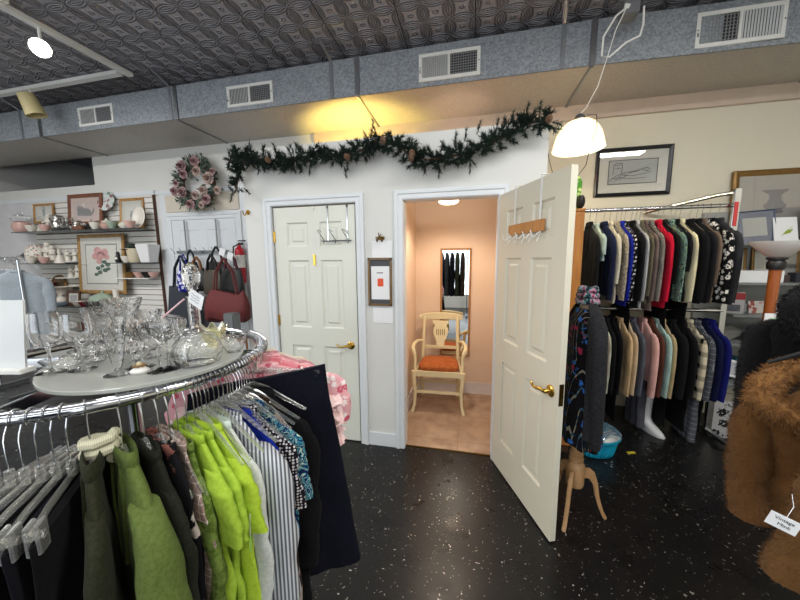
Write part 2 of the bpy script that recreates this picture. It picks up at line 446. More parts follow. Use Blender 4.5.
def lever(parent, x, z, y, side, dirx):
    """brass lever handle: rosette and curved lever, on the face at y (side -1 front, +1 back)"""
    g = G(); g.lathe([(.033, 0), (.033, .004), (.026, .010), (.014, .014), (.012, .04), (.008, .045)], 18, T(x, y, z) @ Rx(PI/2 if side < 0 else -PI/2))
    g.tube([(x, y+side*.04, z), (x+dirx*.03, y+side*.046, z+.004), (x+dirx*.06, y+side*.05, z-.004), (x+dirx*.085, y+side*.052, z-.002), (x+dirx*.105, y+side*.05, z+.010), (x+dirx*.108, y+side*.05, z+.018)],
           [.010, .010, .008, .0075, .007, .005], 10)
    return g.out('handle', BRASS, parent)
def hinges(parent, x, y, zs):
    for z in zs:
        g = G(); g.tube([(x, y, z-.045), (x, y, z+.045)], .007, 8); g.box(x-.012, x+.012, y, y+.004, z-.044, z+.044); g.out('hinge', BRASS, parent)
# closed door
w = LX1-LX0-.03
d1 = bpy.data.objects.new('door_1', door_leaf(w, 2.018)); d1.data.materials.append(DOORW); COL.objects.link(d1)
d1.location = (LX0+.015, D+.045, .008); struct(d1)
d1.data.shade_smooth(); d1.data.set_sharp_from_angle(angle=R(20))
hinges(d1, -.004, -.038, (.28, 1.06, 1.78)); lever(d1, w-.062, .86, -.035, -1, -1)
# open door hung at the right jamb
dang = math.atan2(1.712-2.382, .455-.193); wd = .735
d2 = bpy.data.objects.new('door_2', door_leaf(wd, 2.018)); d2.data.materials.append(DOORO); COL.objects.link(d2)
d2.location = (RX1+.036, D-.012, .012); d2.rotation_euler = (0, 0, dang); struct(d2)
d2.data.shade_smooth(); d2.data.set_sharp_from_angle(angle=R(20))
lever(d2, wd-.062, .86, -.035, -1, -1)
g = G(); g.box(wd, wd+.002, -.030, -.005, .80, .92); g.box(wd, wd+.012, -.022, -.012, .85, .87); g.out('latch_plate', OLDBR, d2)
M2 = Matrix.Translation(d2.location) @ Rz(dang)

# ------------------------------------------------------------------ over-door hook racks
def hook_wire(g, x, y, z, s=1):
    g.tube([(x, y, z), (x, y-.02, z-.012), (x, y-.035, z-.03), (x, y-.05, z-.028), (x, y-.058, z-.005), (x, y-.062, z+.006)], .0028*s, 6)
tk = thing('door_hook_rack', 'wooden over-door hook board with white wire hooks on the open door', 'hook rack', M2 @ Vector((.165, -.0352, 1.675)), dang)
L_ = .385
g = G(); g.box(0, L_, -.014, -.001, .05, .115); g.out('board', wood('pine board', 'A8703A', 'C48B4E'), tk, bev=.002)
for i in range(5):
    g = G(); x = .03+i*(L_-.06)/4
    hook_wire(g, x, -.008, .05, 1.1); g.tube([(x, -.008, .05), (x, -.014, .02), (x, -.03, -.004)], .0026, 6); g.out('hook', WHITEP, tk)
for x in (.06, L_-.05):
    g = G(); g.box(x-.009, x+.009, -.003, -.001, .10, 2.033-1.675); g.box(x-.009, x+.009, -.003, .040, 2.033-1.675, 2.036-1.675); g.out('strap', WHITEP, tk)
# chrome rack over the closed door
ck = thing('door_hook_rack', 'chrome over-door rack of double hooks on the closed white door', 'hook rack', (-1.17, D+.0085, 1.74))
g = G(); g.tube([(-.02, -.012, .0), (.235, -.012, .004)], .006, 8); g.out('bar', CHROME, ck)
for x in (0, .10, .21):
    g = G(); g.tube([(x, -.012, 0), (x, -.03, -.02), (x, -.055, -.005), (x, -.06, .01)], .004, 6)
    g.tube([(x, -.012, .004), (x-.01, -.03, .03), (x-.03, -.055, .075), (x-.035, -.06, .085), (x-.02, -.06, .09), (x-.012, -.05, .07)], .004, 6); g.out('hook', CHROME, ck)
for x in (.03, .20):
    g = G(); g.box(x-.004, x+.004, -.006, -.003, 0, .285); g.box(x-.008, x+.008, -.006, .0, .265, .288); g.out('strap', CHROME, ck)
o = G().box(-1.285, -1.262, D+.0015, D+.0095, 1.545, 1.635).out('door_bolt', BRASS, bev=.003); tag(o, 'small brass plate screwed to the middle of the closed door', 'plate')
o = G().box(-1.275, -1.26, D-.001, D+.0095, 1.995, 2.02).out('over_door_hook', WHITEP, bev=.002); tag(o, 'tiny white clip over the top edge of the closed door', 'clip')
g = G(); hook_wire(g, 0, 0, 0, 1.6); g.disc((0, 0), .02, .02, .004)
o = g.out('wall_hook', BRASS, loc=(-1.872, D-.006, 2.0)); tag(o, 'small gold hook at the corner of the white partition', 'hook')
g = G(); hook_wire(g, -.02, 0, .0, 1.5); hook_wire(g, .02, 0, .0, 1.5); hook_wire(g, 0, 0, .03, 1.5); g.box(-.03, .03, -.002, .003, -.012, .012)
o = g.out('coat_hook', OLDBR, loc=(-.69, D-.004, 1.755)); tag(o, 'dark brass triple coat hook between the two doors', 'hook')
o = G().box(-.765, -.598, D-.004, D-.001, 1.075, 1.735).out('paper_sheet', PAPER); tag(o, 'tall white paper taped to the wall behind the small notice frame', 'paper')
nf = thing('notice_frame', 'small brown frame holding a printed notice with an orange sticker', 'picture frame', (-.7, D-.006, 1.41))
g = G()
fwid, fhei, ft = .198, .385, .018
g.box(-fwid/2, -fwid/2+ft, -.016, 0, -fhei/2, fhei/2); g.box(fwid/2-ft, fwid/2, -.016, 0, -fhei/2, fhei/2)
g.box(-fwid/2, fwid/2, -.016, 0, fhei/2-ft, fhei/2); g.box(-fwid/2, fwid/2, -.016, 0, -fhei/2, -fhei/2+ft)
g.out('frame', wood('olive gilt wood', '5E4322', '80612F'), nf, bev=.003)
G().box(-.085, .085, -.006, -.002, -.175, .175).out('backing', plain('dark grey card', '4A4C50', .8), nf)
G().box(-.072, .078, -.008, -.005, -.14, .125).out('notice', PAPER, nf)
G().box(-.02, .028, -.0095, -.0075, -.035, .028).out('sticker', plain('orange sticker', 'E0532A', .6), nf)
g = G()
for i in range(7):
    g.box(-.024+i*.0075, -.024+i*.0075+.005, -.0092, -.0078, .069, .077 if i % 3 else .079)
g.out('printed_line', BLACKP, nf)

# ------------------------------------------------------------------ duct along the top
g = G(); DB, DT = 3.08, 3.405
px_ = [(-7.55, 2.93), (.9, 2.925), (X1-.02, 3.03)]
dk = thing('air_duct', 'long galvanised rectangular duct hung under the tin ceiling', 'duct', (0, 0, 0))
vs = []
for x, y in px_: vs += [(x, y, DB), (x, y, DT), (x, B-.001, DT), (x, B-.001, DB)]
g.add(vs, [(0,1,5,4),(1,2,6,5),(2,3,7,6),(4,5,9,8),(5,6,10,9),(6,7,11,10),(0,3,2,1),(8,9,10,11)]); g.out('casing', GALV, dk)
g = G(); g.add([(px_[0][0], px_[0][1]+.004, DB-.002), (px_[1][0], px_[1][1]+.004, DB-.002), (px_[2][0], px_[2][1]+.004, DB-.002), (px_[2][0], B, DB-.002), (px_[1][0], B, DB-.002), (px_[0][0], B, DB-.002)], [(0,1,4,5),(1,2,3,4)])
g.out('underside', GALVU, dk)
def dy(x): return 2.93 + (2.925-2.93)*(x+7.55)/8.45 if x < .9 else 2.925+(x-.9)*.105/(X1-.02-.9)
for x in (-5.02, -3.05, -1.036, .90, 2.75):
    g = G(); g.box(x-.022, x+.022, dy(x)-.012, dy(x), DB-.006, DT); g.box(x-.012, x+.012, dy(x), B, DB-.014, DB); g.out('seam', STEEL, dk, bev=.003)
for x in (-5.33, -3.12, -1.29, .685):
    g = G(); g.box(x-.017, x+.017, dy(x)-.006, dy(x)-.001, DB-.003, DT+.01)
    g.tube([(x, dy(x)-.003, DT), (x-.03, dy(x)-.16, HC)], .013, 6, squash=(1.2, .25)); g.out('strap', plain('grey strap steel', '8F9298', .4, .6), dk)
def vent(name, label, xa, xb, za, zb, flip):
    y = dy((xa+xb)/2)-.001
    t = thing('air_vent', label, 'vent', ((xa+xb)/2, y, (za+zb)/2), group=None); w, h = xb-xa, zb-za
    b = .028; g = G()
    def vr(o, y): return [(-w/2+o, y, -h/2+o), (w/2-o, y, -h/2+o), (w/2-o, y, h/2-o), (-w/2+o, y, h/2-o)]
    g.loft([vr(0, 0), vr(0, -.008), vr(.004, -.012), vr(b-.003, -.012), vr(b, -.009), vr(b, 0)], False, False, close=True); g.box(-.008, .008, -.0115, 0, -h/2+b-.001, h/2-b+.001)
    g.out('frame', WHITEP, t, smooth=25)
    G().box(-w/2+b, w/2-b, -.003, -.001, -h/2+b, h/2-b).out('opening', BLACKP, t)
    n = 11; hw = w/2-b-.008
    g = G(); s = -1 if flip else 1      # side with open grid, side with closed louvres
    xo = .008 if s > 0 else -w/2+b
    for i in range(n):
        x = xo+hw*(i+.5)/n; g.box(x-.0025, x+.0025, -.009, -.002, -h/2+b, h/2-b)
    for i in range(8):
        z = -h/2+b+(h-2*b)*(i+.5)/8; g.box(xo, xo+hw, -.007, -.003, z-.0018, z+.0018)
    g.out('grille', plain('vent grille grey', '8C8E90', .5), t)
    xo = -w/2+b if s > 0 else .008
    g = G(); 
    for i in range(n+2):
        x = xo+hw*(i+.5)/(n+2); g.box(-.0026, .0026, -.006, .005, -h/2+b, h/2-b, T(x, -.007, 0) @ Rz(R(55)))
    g.out('louvre', plain('vent louvre white', 'C9CBCB', .5), t)
    for x in (-w/2+b*.45, w/2-b*.45): G().disc((x, 0), .006, .006, -.003, 10, T(0, -.011, 0)).out('screw', STEEL, t)
    G().box(-w/2+b*.3, -w/2+b*.6, -.02, -.012, -.045, -.02).out('lever', STEEL, t)
vent('a', 'white louvred air vent on the duct above the shelves of pictures', -4.405, -3.896, 3.125, 3.33, False)
vent('b', 'white louvred air vent on the duct above the garland\'s hanging end', -2.419, -1.901, 3.118, 3.315, False)
vent('c', 'white louvred air vent on the duct above the open fitting room', -.468, .051, 3.12, 3.34, False)
vent('d', 'white louvred air vent on the duct above the framed sketch', 1.59, 2.13, 3.115, 3.355, True)

# ------------------------------------------------------------------ track lighting on the left
tl = thing('track_light', 'white ceiling track with two spotlight heads, one shining', 'track light', (-3.33, 2.68, 3.43))
def loc(p): return Vector(p)-Vector((-3.33, 2.68, 3.43))
g = G(); g.box(-.03, .03, -2.6, .03, -.02, .015); g.out('track', WHITEP, tl, bev=.003, label='long track running out from the duct')
g = G(); g.box(-3.0, -.06, -.06, -.0, -.02, .015); g.out('cross_track', WHITEP, tl, bev=.003)
GLOWS = glow('spot lens', (1, .93, .80), 60)
def spot(pos, aim, lit, labl):
    p = loc(pos); a = (Vector(aim)-Vector(pos)).normalized()
    q = a.to_track_quat('Z', 'Y').to_matrix().to_4x4()
    M = Matrix.Translation(p) @ q @ Matrix.Scale(1 if lit else 1.35, 4)
    g = G(M); n = 20
    g.lathe([(.035, -.10), (.05, -.095), (.058, 0), (.066, .06), (.061, .06), (.054, 0), (.046, -.08)], n)
    h = g.out('lamp_head', WHITEP if lit else plain('ivory lamp head', 'CDBF8F', .5), tl, label=labl)
    G().tube([p+Vector((0, 0, .04)), (p.x, p.y, -.02)], .011, 8).out('stem', WHITEP, tl)
    if lit:
        G(M).lathe([(.002, .03), (.052, .03), (.052, .035), (.002, .035)], n).out('lens', GLOWS, h)
spot((-3.33, 2.02, 3.27), (-1.6, .6, 2.0), True, 'glowing spotlight head')
spot((-4.62, 2.65, 3.24), (-4.45, 2.85, 2.4), False, 'unlit cream spotlight head')
G().box(-.06, .06, -.06, .06, .0, .069, None).out('canopy', WHITEP, tl, bev=.01, loc=(0, -.9, .0))

# ------------------------------------------------------------------ clothes
def wob(x, y, z, s, k): return mnoise.noise(Vector((x*k+s*7.13, y*k+s*3.7, z*k-s*1.9)))
def body_rings(w, L, th, drop, top=-.085, neck=.055, waist=1.0, flare=1.06, seed=0, nseg=36, rows=26, fold=.25, wedge=0, nf=5, zcut=None):
    rings = []; rnd = random.Random(seed); ph = [rnd.uniform(0, 6.28) for _ in range(4)]
    zs = [0, .006] + [drop*i/6 for i in range(1, 7)]
    k = rows-len(zs)
    zs += [drop + (L-drop)*(i/k)**1.0 for i in range(1, k+1)]
    for d in zs:
        if d <= drop:
            q = d/drop; hw = neck + (w/2-neck)*min(1, q**.85); ht = th*(.66+.24*q)
        else:
            q = (d-drop)/(L-drop); wst = 1-(1-waist)*math.sin(min(1, q*1.6)*PI); hw = w/2*wst*(1+(flare-1)*q); ht = th*(.90+.10*min(1, q*4))
        if d == 0: ht *= .6; hw *= .85
        g = min(1, max(0, (d-drop*.8)/(L*.5)))
        ring = []
        for j in range(nseg):
            a = 2*PI*j/nseg; c, s_ = math.cos(a), math.sin(a)
            x = hw*math.copysign(abs(c)**.75, c); y = ht*math.copysign(abs(s_)**.8, s_)
            f = 1 + fold*g*(.7*math.sin(nf*x/w*6.28+ph[0]+d*1.3)+.5*math.sin(nf*1.9*x/w*6.28+ph[1]-d*2))*(1 if s_ >= 0 else 1.0)
            y = y*f + g*fold*th*.5*math.sin(nf*.8*x/w*6.28+ph[2])
            n_ = wob(x, y*3, d, seed, 7)*.010*min(1, d*8) + wob(x, y, d, seed, 19)*.004*min(1, d*8)
            y += n_; x += n_*.6
            if wedge: y *= max(.25, 1+x*wedge)
            ring.append((x, y, top-d + (wob(x, y, 0, seed, 5)*.012 if d > L*.9 else 0)))
        rings.append(ring)
    return rings
def sleeve_rings(side, w, drop, sl, r0, r1, th, top=-.085, out=.02, fwd=0, seed=0, nseg=16, rows=16, short=False, wedge=0):
    """tube from the shoulder down; side +1/-1 along local x"""
    sx = w/2-.035; zt = top-drop*.80
    path = [(sx-.025, 0, zt+.012), (sx+.015, fwd*.15, zt-.03), (sx+.03+out*.3, fwd*.4, zt-.09)]
    if short: path = [(sx-.03, 0, zt+.015), (sx+.02, 0, zt-.025), (sx+.02+out, fwd, zt-sl*.6), (sx+.015+out*1.6, fwd, zt-sl)]
    else: path += [(sx+.03+out, fwd, zt-sl*.45), (sx+.025+out*1.1, fwd*1.2, zt-sl*.75), (sx+.02+out*.8, fwd*1.4, zt-sl)]
    # resample
    pts = [Vector(p) for p in path]; seg = [(pts[i+1]-pts[i]).length for i in range(len(pts)-1)]; tot = sum(seg); rings = []
    for i in range(rows+1):
        t = tot*i/rows; k = 0
        while k < len(seg)-1 and t > seg[k]: t -= seg[k]; k += 1
        p = pts[k].lerp(pts[k+1], min(1, t/seg[k])); q = i/rows
        r = r0+(r1-r0)*q
        if i == 0: r *= .75
        ring = []
        for j in range(nseg):
            a = 2*PI*j/nseg; x = p.x + r*math.cos(a); y = p.y + th*(.72+.28*min(1, q*3.5)-.1*q)*math.sin(a)
            n_ = wob(x, y*2, p.z, seed+side, 11)*.010 + wob(x, y, p.z*2, seed-side, 26)*.004
            y += n_*min(1, q*5)*.7; x += n_*min(1, q*5)
            X = side*x
            if wedge: y *= max(.3, 1+X*wedge)
            ring.append((X, y, p.z + (.0 if short else 0)))
        rings.append(ring)
    return rings
def collar(g, neck, th, top, h=.03, seed=0, wedge=0):
    n = 20
    prof = [(0, 0), (.006, h*.7), (.012, h), (.020, h*.7), (.022, -.012), (.012, -.02)]
    rings = []
    for i in range(n):
        a = 2*PI*i/n; c, s_ = math.cos(a), math.sin(a)
        rings.append([((neck*.8+o)*c, (th*.45+o*.6)*s_, top-.004+z - .02*abs(s_)*(0)) for o, z in prof])
    return g.loft(rings, close=True)
def garment(name, label, cat, mat, loc, rz, group, w=.44, L=.70, th=.028, drop=.12, sl=.56, kind='jacket', trim=None, collar_mat=None, seed=0, top=-.125, waist=.94, flare=1.04,
            fold=.25, wedge=0, nf=5, front=-1, buttons=0, res=1, sr=(.062, .048), sth=None, out=.012, fwd=0, neck=.05, bmat=None, inner=None, sleeves=(1, -1)):
    t = thing(name, label, cat, loc, rz, group)
    ns, rw = int(28*res), int(22*res)
    G().loft(body_rings(w, L, th, drop, top, neck, waist, flare, seed, ns, rw, fold, wedge, nf)).out('body', mat, t, smooth=70)
    sth = sth or th*.95
    if kind in ('jacket', 'blouse', 'dress', 'tee', 'coat'):
        if sl:
            for s_ in sleeves:
                G().loft(sleeve_rings(s_, w, drop, sl, sr[0], sr[1], sth, top, out, fwd, seed, int(14*res), int(14*res), kind == 'tee', wedge)).out('sleeve', mat, t, smooth=70)
        cm = collar_mat or mat
        collar(G(), neck+.012, th, top, .030 if kind in ('jacket', 'coat') else .014).out('collar', cm, t, smooth=60)
    if kind in ('jacket', 'coat'):
        # lapels lying on the front
        y = front*th*.93
        for s_ in (1, -1):
            g = G(); n = 6; rings = []
            for i in range(n+1):
                q = i/n; x0 = s_*(.045*(1-q)+.004); x1 = s_*(.05+.05*math.sin(q*PI*.8)*(1-q*.7)-.03*q); z = top-.005-.28*q
                yy = y*(.55+.45*min(1, q*2.2))+front*.004
                rings.append([(x0, yy, z), (x1, yy-front*.002, z-.012), (x1, yy+front*.005, z-.012), (x0, yy+front*.006, z)])
            g.loft(rings).out('lapel', cm, t, smooth=60)
        for k in range(buttons):
            z = top-.33-k*.09
            if -z < L: G().lathe([(.002, 0), (.010, 0), (.010, .003), (.002, .004)], 10, T(.006, front*(th*1.06+.004), z) @ Rx(R(90 if front < 0 else -90))).out('button', bmat or BLACKP, t)
    if trim:
        g = G(); 
        g.tube([(0, front*th*.5, top-.01), (0, front*(th+.003), top-.12), (0, front*(th+.006), top-.4), (0, front*(th*1.05+.006), top-L+.01)], .006, 6, squash=(2, .6)); g.out('placket', trim, t)
    return t
def hanger(label, loc, rz, group, w=.40, drop=.10, mat=None, r=.016, kind='shoulder', neckz=-.115, hookmat=None, tk=.0055, barw=None):
    t = thing('clothes_hanger', label, 'hanger', loc, rz, group)
    rr_ = r+.004
    pts = [(rr_*math.cos(R(a)), 0, rr_*math.sin(R(a))) for a in range(-40, 181, 20)]
    pts += [(-rr_*.9, 0, -.012), (-.004, 0, -.04), (0, 0, -.055), (0, 0, neckz)]
    G().tube(pts, .0019, 6).out('hook', hookmat or WIREM, t)
    m = mat or CLEARP; g = G()
    if kind == 'shoulder':
        a = [(-w/2, 0, neckz-drop), (-w*.3, 0, neckz-drop*.55), (-w*.12, 0, neckz-drop*.10), (0, 0, neckz+.004), (w*.12, 0, neckz-drop*.10), (w*.3, 0, neckz-drop*.55), (w/2, 0, neckz-drop)]
        g.tube(a, [tk*.8, tk*1.1, tk*1.3, tk*1.8, tk*1.3, tk*1.1, tk*.8], 8, squash=(.8, 1.4)); g.out('arms', m, t)
    else:
        g.tube([(0, 0, neckz+.01), (0, 0, neckz-.03)], tk*1.5, 8)
        g.tube([(-w/2, 0, neckz-.05), (-w*.3, 0, neckz-.035), (0, 0, neckz-.028), (w*.3, 0, neckz-.035), (w/2, 0, neckz-.05)], tk, 8, squash=(.7, 1.9)); g.out('arms', m, t)
        for s_ in (1, -1):
            g = G(); g.box(s_*w/2*.88-.017, s_*w/2*.88+.017, -.012, -.004, neckz-.095, neckz-.03); g.box(s_*w/2*.88-.017, s_*w/2*.88+.017, .004, .012, neckz-.095, neckz-.03)
            g.tube([(s_*w/2*.88, -.014, neckz-.06), (s_*w/2*.88, .014, neckz-.06)], .010, 8); g.out('clip', m, t, bev=.002)
    return t
def trousers(name, label, mat, loc, rz, group, w=.40, L=.95, th=.03, top=-.19, seed=0, wedge=0, flare=1.1, res=1, split=.3, cat='trousers', tilt=0):
    """two legs side by side hanging from a straight waist"""
    t = thing(name, label, cat, loc, rz, group)
    ns, rows = int(40*res), int(24*res); rings = []
    for i in range(rows+1):
        q = i/rows; hw = w/2*(1+(flare-1)*q); ring = []
        for j in range(ns):
            a = 2*PI*j/ns; c, s_ = math.cos(a), math.sin(a)
            x = hw*math.copysign(abs(c)**.7, c); y = th*math.copysign(abs(s_)**.85, s_)*(.55+.45*min(1, q*6))
            if q > .12: y *= 1+.22*min(1, (q-.12)*3)*math.sin(x/w*17+seed)+.1*math.sin(x/w*38+seed*2)
            y += wob(x, y, q*L, seed, 6)*.012*min(1, q*6); x += wob(x, y, q*L, seed+3, 5)*.010*min(1, q*6)
            if wedge: y *= max(.3, 1+x*wedge)
            ring.append((x, y, top-L*q+tilt*x))
        rings.append(ring)
    G().loft(rings).out('leg_cloth', mat, t, smooth=70)
    rings = []
    for q, e in ((0, .0), (0, .003), (.035, .004), (.035, 0)):
        rings.append([(w/2*1.005*math.copysign(abs(math.cos(a))**.7, math.cos(a)), (th*.58+e)*math.copysign(abs(math.sin(a))**.85, math.sin(a)), top+.002-q+tilt*w/2*math.cos(a)) for a in [2*PI*j/ns for j in range(ns)]])
    G().loft(rings).out('waistband', mat, t, smooth=50)
    return t

# ------------------------------------------------------------------ garment rack along the back wall
RY, RZU, RZL = 3.15, 2.0, 1.13
t = thing('garment_rack', 'chrome two-tier garment rack of coats along the warm-lit back wall', 'garment rack', (1.5, RY, 0))
G().tube([(-.62, 0, RZU), (.60, 0, RZU)], .016, 14).out('upper_rail', CHROME, t)
G().tube([(-.62, 0, RZL), (.60, 0, RZL)], .016, 14).out('lower_rail', CHROME, t)
for s_ in (-.62, .60):
    g = G(); g.box(s_-.022, s_+.022, -.014, .014, .05, 2.13); g.out('upright', CHROME, t, bev=.003)
    g = G(); g.box(s_-.02, s_+.02, -.28, .28, .03, .06); g.out('foot', STEEL, t, bev=.004)
g = G(); g.tube([(.16, .44, 2.02), (.34, .30, 2.06), (.53, .10, 2.10), (.59, .02, 2.10)], .011, 8, squash=(.6, 1.4)); g.out('bracket_arm', CHROME, t)
o = G().box(-.012, .012, -.004, .004, -.19, 0).out('hang_tag', plain('red printed tag', 'C43A3A', .6), loc=(2.072, RY-.05, 2.02)); tag(o, 'red paper strip hanging by the end of the upper coat rail', 'tag')
BLK = fab('black wool', '111113', '1B1B1E', 'tweed', .8); NAVY = fab('navy wool', '131A33', '1B2444', 'tweed', .8)
CHAR = fab('charcoal wool', '2A2A2D', '37373B', 'tweed', .8)
gu = 'coats and jackets on the upper rail'; gl = 'coats and jackets on the lower rail'
def rnd_hang(mat): return mat
# x of near edge, hem z, material, kind, label
UP = [
 (1.045, 1.20, BLK, 'jacket', 'black jacket at the wardrobe end of the upper rail', dict()),
 (1.095, 1.56, fab('pale mint jersey', 'A9BDB4'), 'tee', 'pale mint short-sleeved top on the upper rail', dict(sl=.16)),
 (1.160, 1.26, NAVY, 'jacket', 'navy blazer with cuff buttons on the upper rail', dict(buttons=3)),
 (1.205, 1.20, fab('ivory boucle', 'BDB5A0', 'CFC8B5', 'tweed', .6), 'jacket', 'ivory jacket squeezed between the navy blazer and the tweed coat', dict(sl=.40)),
 (1.255, 1.27, fab('pepper tweed', '3E3831', 'C9BFAE', 'tweed', .8), 'jacket', 'beige and black flecked tweed jacket on the upper rail', dict()),
 (1.290, 1.18, fab('cobalt cloth', '1B2A9A'), 'jacket', 'cobalt blue jacket showing as a narrow strip on the upper rail', dict()),
 (1.320, 1.21, fab('houndstooth cloth', 'E6E4DE', '141416', 'hound', 1.1), 'jacket', 'black and white houndstooth jacket on the upper rail', dict()),
 (1.372, 1.17, BLK, 'jacket', 'black jacket hanging right after the houndstooth one', dict()),
 (1.405, 1.17, fab('light grey knit', 'A7A9AB', 'B6B8BA', 'tweed', .8), 'jacket', 'light grey jacket next to the olive-brown ones', dict()),
 (1.435, 1.20, fab('olive taupe wool', '55503F', '696352', 'tweed', .8), 'jacket', 'olive taupe jacket on the upper rail', dict(sl=.5)),
 (1.470, 1.15, fab('mauve brown cloth', '685854', '776762', 'tweed', .8), 'jacket', 'mauve brown jacket on the upper rail', dict()),
 (1.510, 1.24, fab('grey tweed', '5C5954', '8F8A83', 'tweed', .9), 'jacket', 'grey tweed jacket beside the red one', dict()),
 (1.568, 1.17, fab('red wool', 'B5132F', 'C51C38', 'tweed', .8), 'jacket', 'bright red wool jacket on the upper rail', dict(buttons=2)),
 (1.605, 1.24, fab('black crepe', '0E0E10'), 'jacket', 'black jacket showing as a thin edge behind the red one', dict(sl=.4)),
 (1.660, 1.24, fab('teal paisley', '1C343E', '8FB8AE', 'paisley', 1.1, c='A3A862'), 'jacket', 'teal paisley brocade jacket on the upper rail', dict()),
 (1.695, 1.23, BLK, 'jacket', 'black jacket squeezed between the paisley and the cream ones', dict(sl=.3)),
 (1.730, 1.22, fab('cream wool', 'D9CFA8', 'E3DAB9', 'tweed', .6), 'jacket', 'cream jacket on the upper rail', dict()),
 (1.800, 1.21, BLK, 'jacket', 'black jacket right after the cream one', dict()),
 (1.850, 1.21, fab('soft black cloth', '18181A', '222225', 'tweed', .8), 'jacket', 'faded black jacket before the brown-edged one', dict()),
 (1.885, 1.22, fab('brown taupe cloth', '6B5A4C', '7A695B', 'tweed', .8), 'jacket', 'brown taupe jacket showing as a strip beside the floral one', dict(sl=.4)),
 (1.940, 1.22, fab('white blossom print', '111113', 'E9E6E0', 'floral', 1.8), 'jacket', 'black jacket with white blossoms on the upper rail', dict(w=.46)),
 (2.000, 1.21, CHAR, 'jacket', 'charcoal jacket at the post end of the upper rail', dict(w=.47, sl=.54)),
]
for i, (xe, hz, mt, kd, lb, kw) in enumerate(UP):
    x = xe-.012; zt = RZU
    gap = min([abs(xe-u[0]) for j, u in enumerate(UP) if j != i]); rz = PI/2 + random.uniform(-.02, .02)
    k = dict(w=.42, th=max(.012, gap*.42), drop=.13, sl=.54, top=-.125, seed=i+1, sr=(.058, .046), fwd=0, front=1, fold=.14)
    k.update(kw); k['L'] = zt-.125-hz
    garment('jacket' if kd != 'tee' else 'short_sleeved_top', lb, 'jacket' if kd != 'tee' else 'top', mt, (x, RY, zt), rz, gu, kind=kd, **k)
    hanger('hanger carrying the '+lb.replace(' on the upper rail', '').replace(' of the upper rail', ''), (x, RY, zt), rz, 'hangers on the upper rail', w=.38, mat=(BLACKP if i in (10, 12, 20) else WIREM), tk=.004)
LO = [
 (1.125, .55, fab('red and white stripe', 'B03A3A', 'D8CFC6', 'hstripe', 1.5), 'jacket', 'red and white striped top on the lower rail', {}),
 (1.150, .52, fab('brick red cloth', '93232B'), 'jacket', 'red jacket showing as a strip on the lower rail', {}),
 (1.190, .50, fab('pale sage cloth', 'B4B8A6'), 'jacket', 'pale sage jacket on the lower rail', {}),
 (1.230, .45, BLK, 'jacket', 'black jacket beside the pale sage one on the lower rail', {}),
 (1.275, .45, fab('ink black cloth', '0D0E12'), 'jacket', 'ink black jacket in front of the camel coats on the lower rail', {}),
 (1.345, .41, fab('camel wool', 'C2A67C', 'CDB38B', 'tweed', .6), 'jacket', 'camel coat flaring at the hem on the lower rail', dict(flare=1.25)),
 (1.390, .52, fab('pale camel wool', 'BFA888', 'C9B394', 'tweed', .6), 'jacket', 'paler camel jacket behind the flared camel coat', {}),
 (1.440, .43, fab('slate blue cloth', '4A4E5A', '585C68', 'tweed', .8), 'jacket', 'slate blue jacket beside the pink one', {}),
 (1.525, .53, fab('dusty pink cloth', 'CFA09A', 'D8ABA4', 'tweed', .5), 'jacket', 'dusty pink jacket on the lower rail', dict(w=.46)),
 (1.580, .42, fab('chestnut cloth', '4E2E25', '5D382D', 'tweed', .8), 'jacket', 'chestnut brown jacket behind the pink one', {}),
 (1.630, .58, fab('mint cloth', 'A9C8C1', 'B5D2CB', 'tweed', .5), 'jacket', 'mint green jacket on the lower rail', dict(flare=1.15)),
 (1.668, .52, fab('sand cloth', 'BBA57F'), 'jacket', 'sand jacket peeping out below the mint one', {}),
 (1.745, .45, BLK, 'jacket', 'black jacket right after the mint one on the lower rail', {}),
 (1.810, .45, fab('matt black cloth', '121214'), 'jacket', 'second black jacket after the mint one on the lower rail', {}),
 (1.868, .47, fab('cream and black plaid', 'CDC3A8', '17171A', 'plaid', 1.1), 'jacket', 'cream and black plaid jacket on the lower rail', {}),
 (1.925, .51, fab('grey windowpane', '4C4F56', '8E9198', 'check', 1), 'jacket', 'grey windowpane check jacket on the lower rail', {}),
 (1.980, .45, fab('dark navy cloth', '12183A'), 'jacket', 'dark navy jacket on the lower rail', {}),
 (2.030, .42, fab('royal navy cloth', '1A1F6B'), 'jacket', 'royal navy jacket at the post end of the lower rail', {}),
]
for i, (xe, hz, mt, kd, lb, kw) in enumerate(LO):
    x = xe-.012
    gap = min([abs(xe-u[0]) for j, u in enumerate(LO) if j != i]); rz = PI/2 + random.uniform(-.02, .02)
    k = dict(w=.42, th=max(.013, gap*.42), drop=.12, sl=.52, top=-.10, seed=i+40, sr=(.058, .046), front=1, fold=.16)
    k.update(kw); k['L'] = RZL-.10-hz
    garment('jacket', lb, 'jacket', mt, (x, RY, RZL), rz, gl, kind=kd, **k)
# long things showing below the lower jackets
trousers('trousers', 'slate grey trousers hanging under the camel coats', fab('slate trouser cloth', '4B4C55'), (1.53, RY+.02, RZL), PI/2+.1, None, w=.20, L=.84, th=.04, top=-.24, seed=3)
trousers('trousers', 'grey check trousers hanging under the plaid jacket', fab('grey windowpane', '4C4F56', '8E9198', 'check', 1), (1.90, RY-.02, RZL), PI/2-.1, None, w=.30, L=.92, th=.035, top=-.2, seed=4)
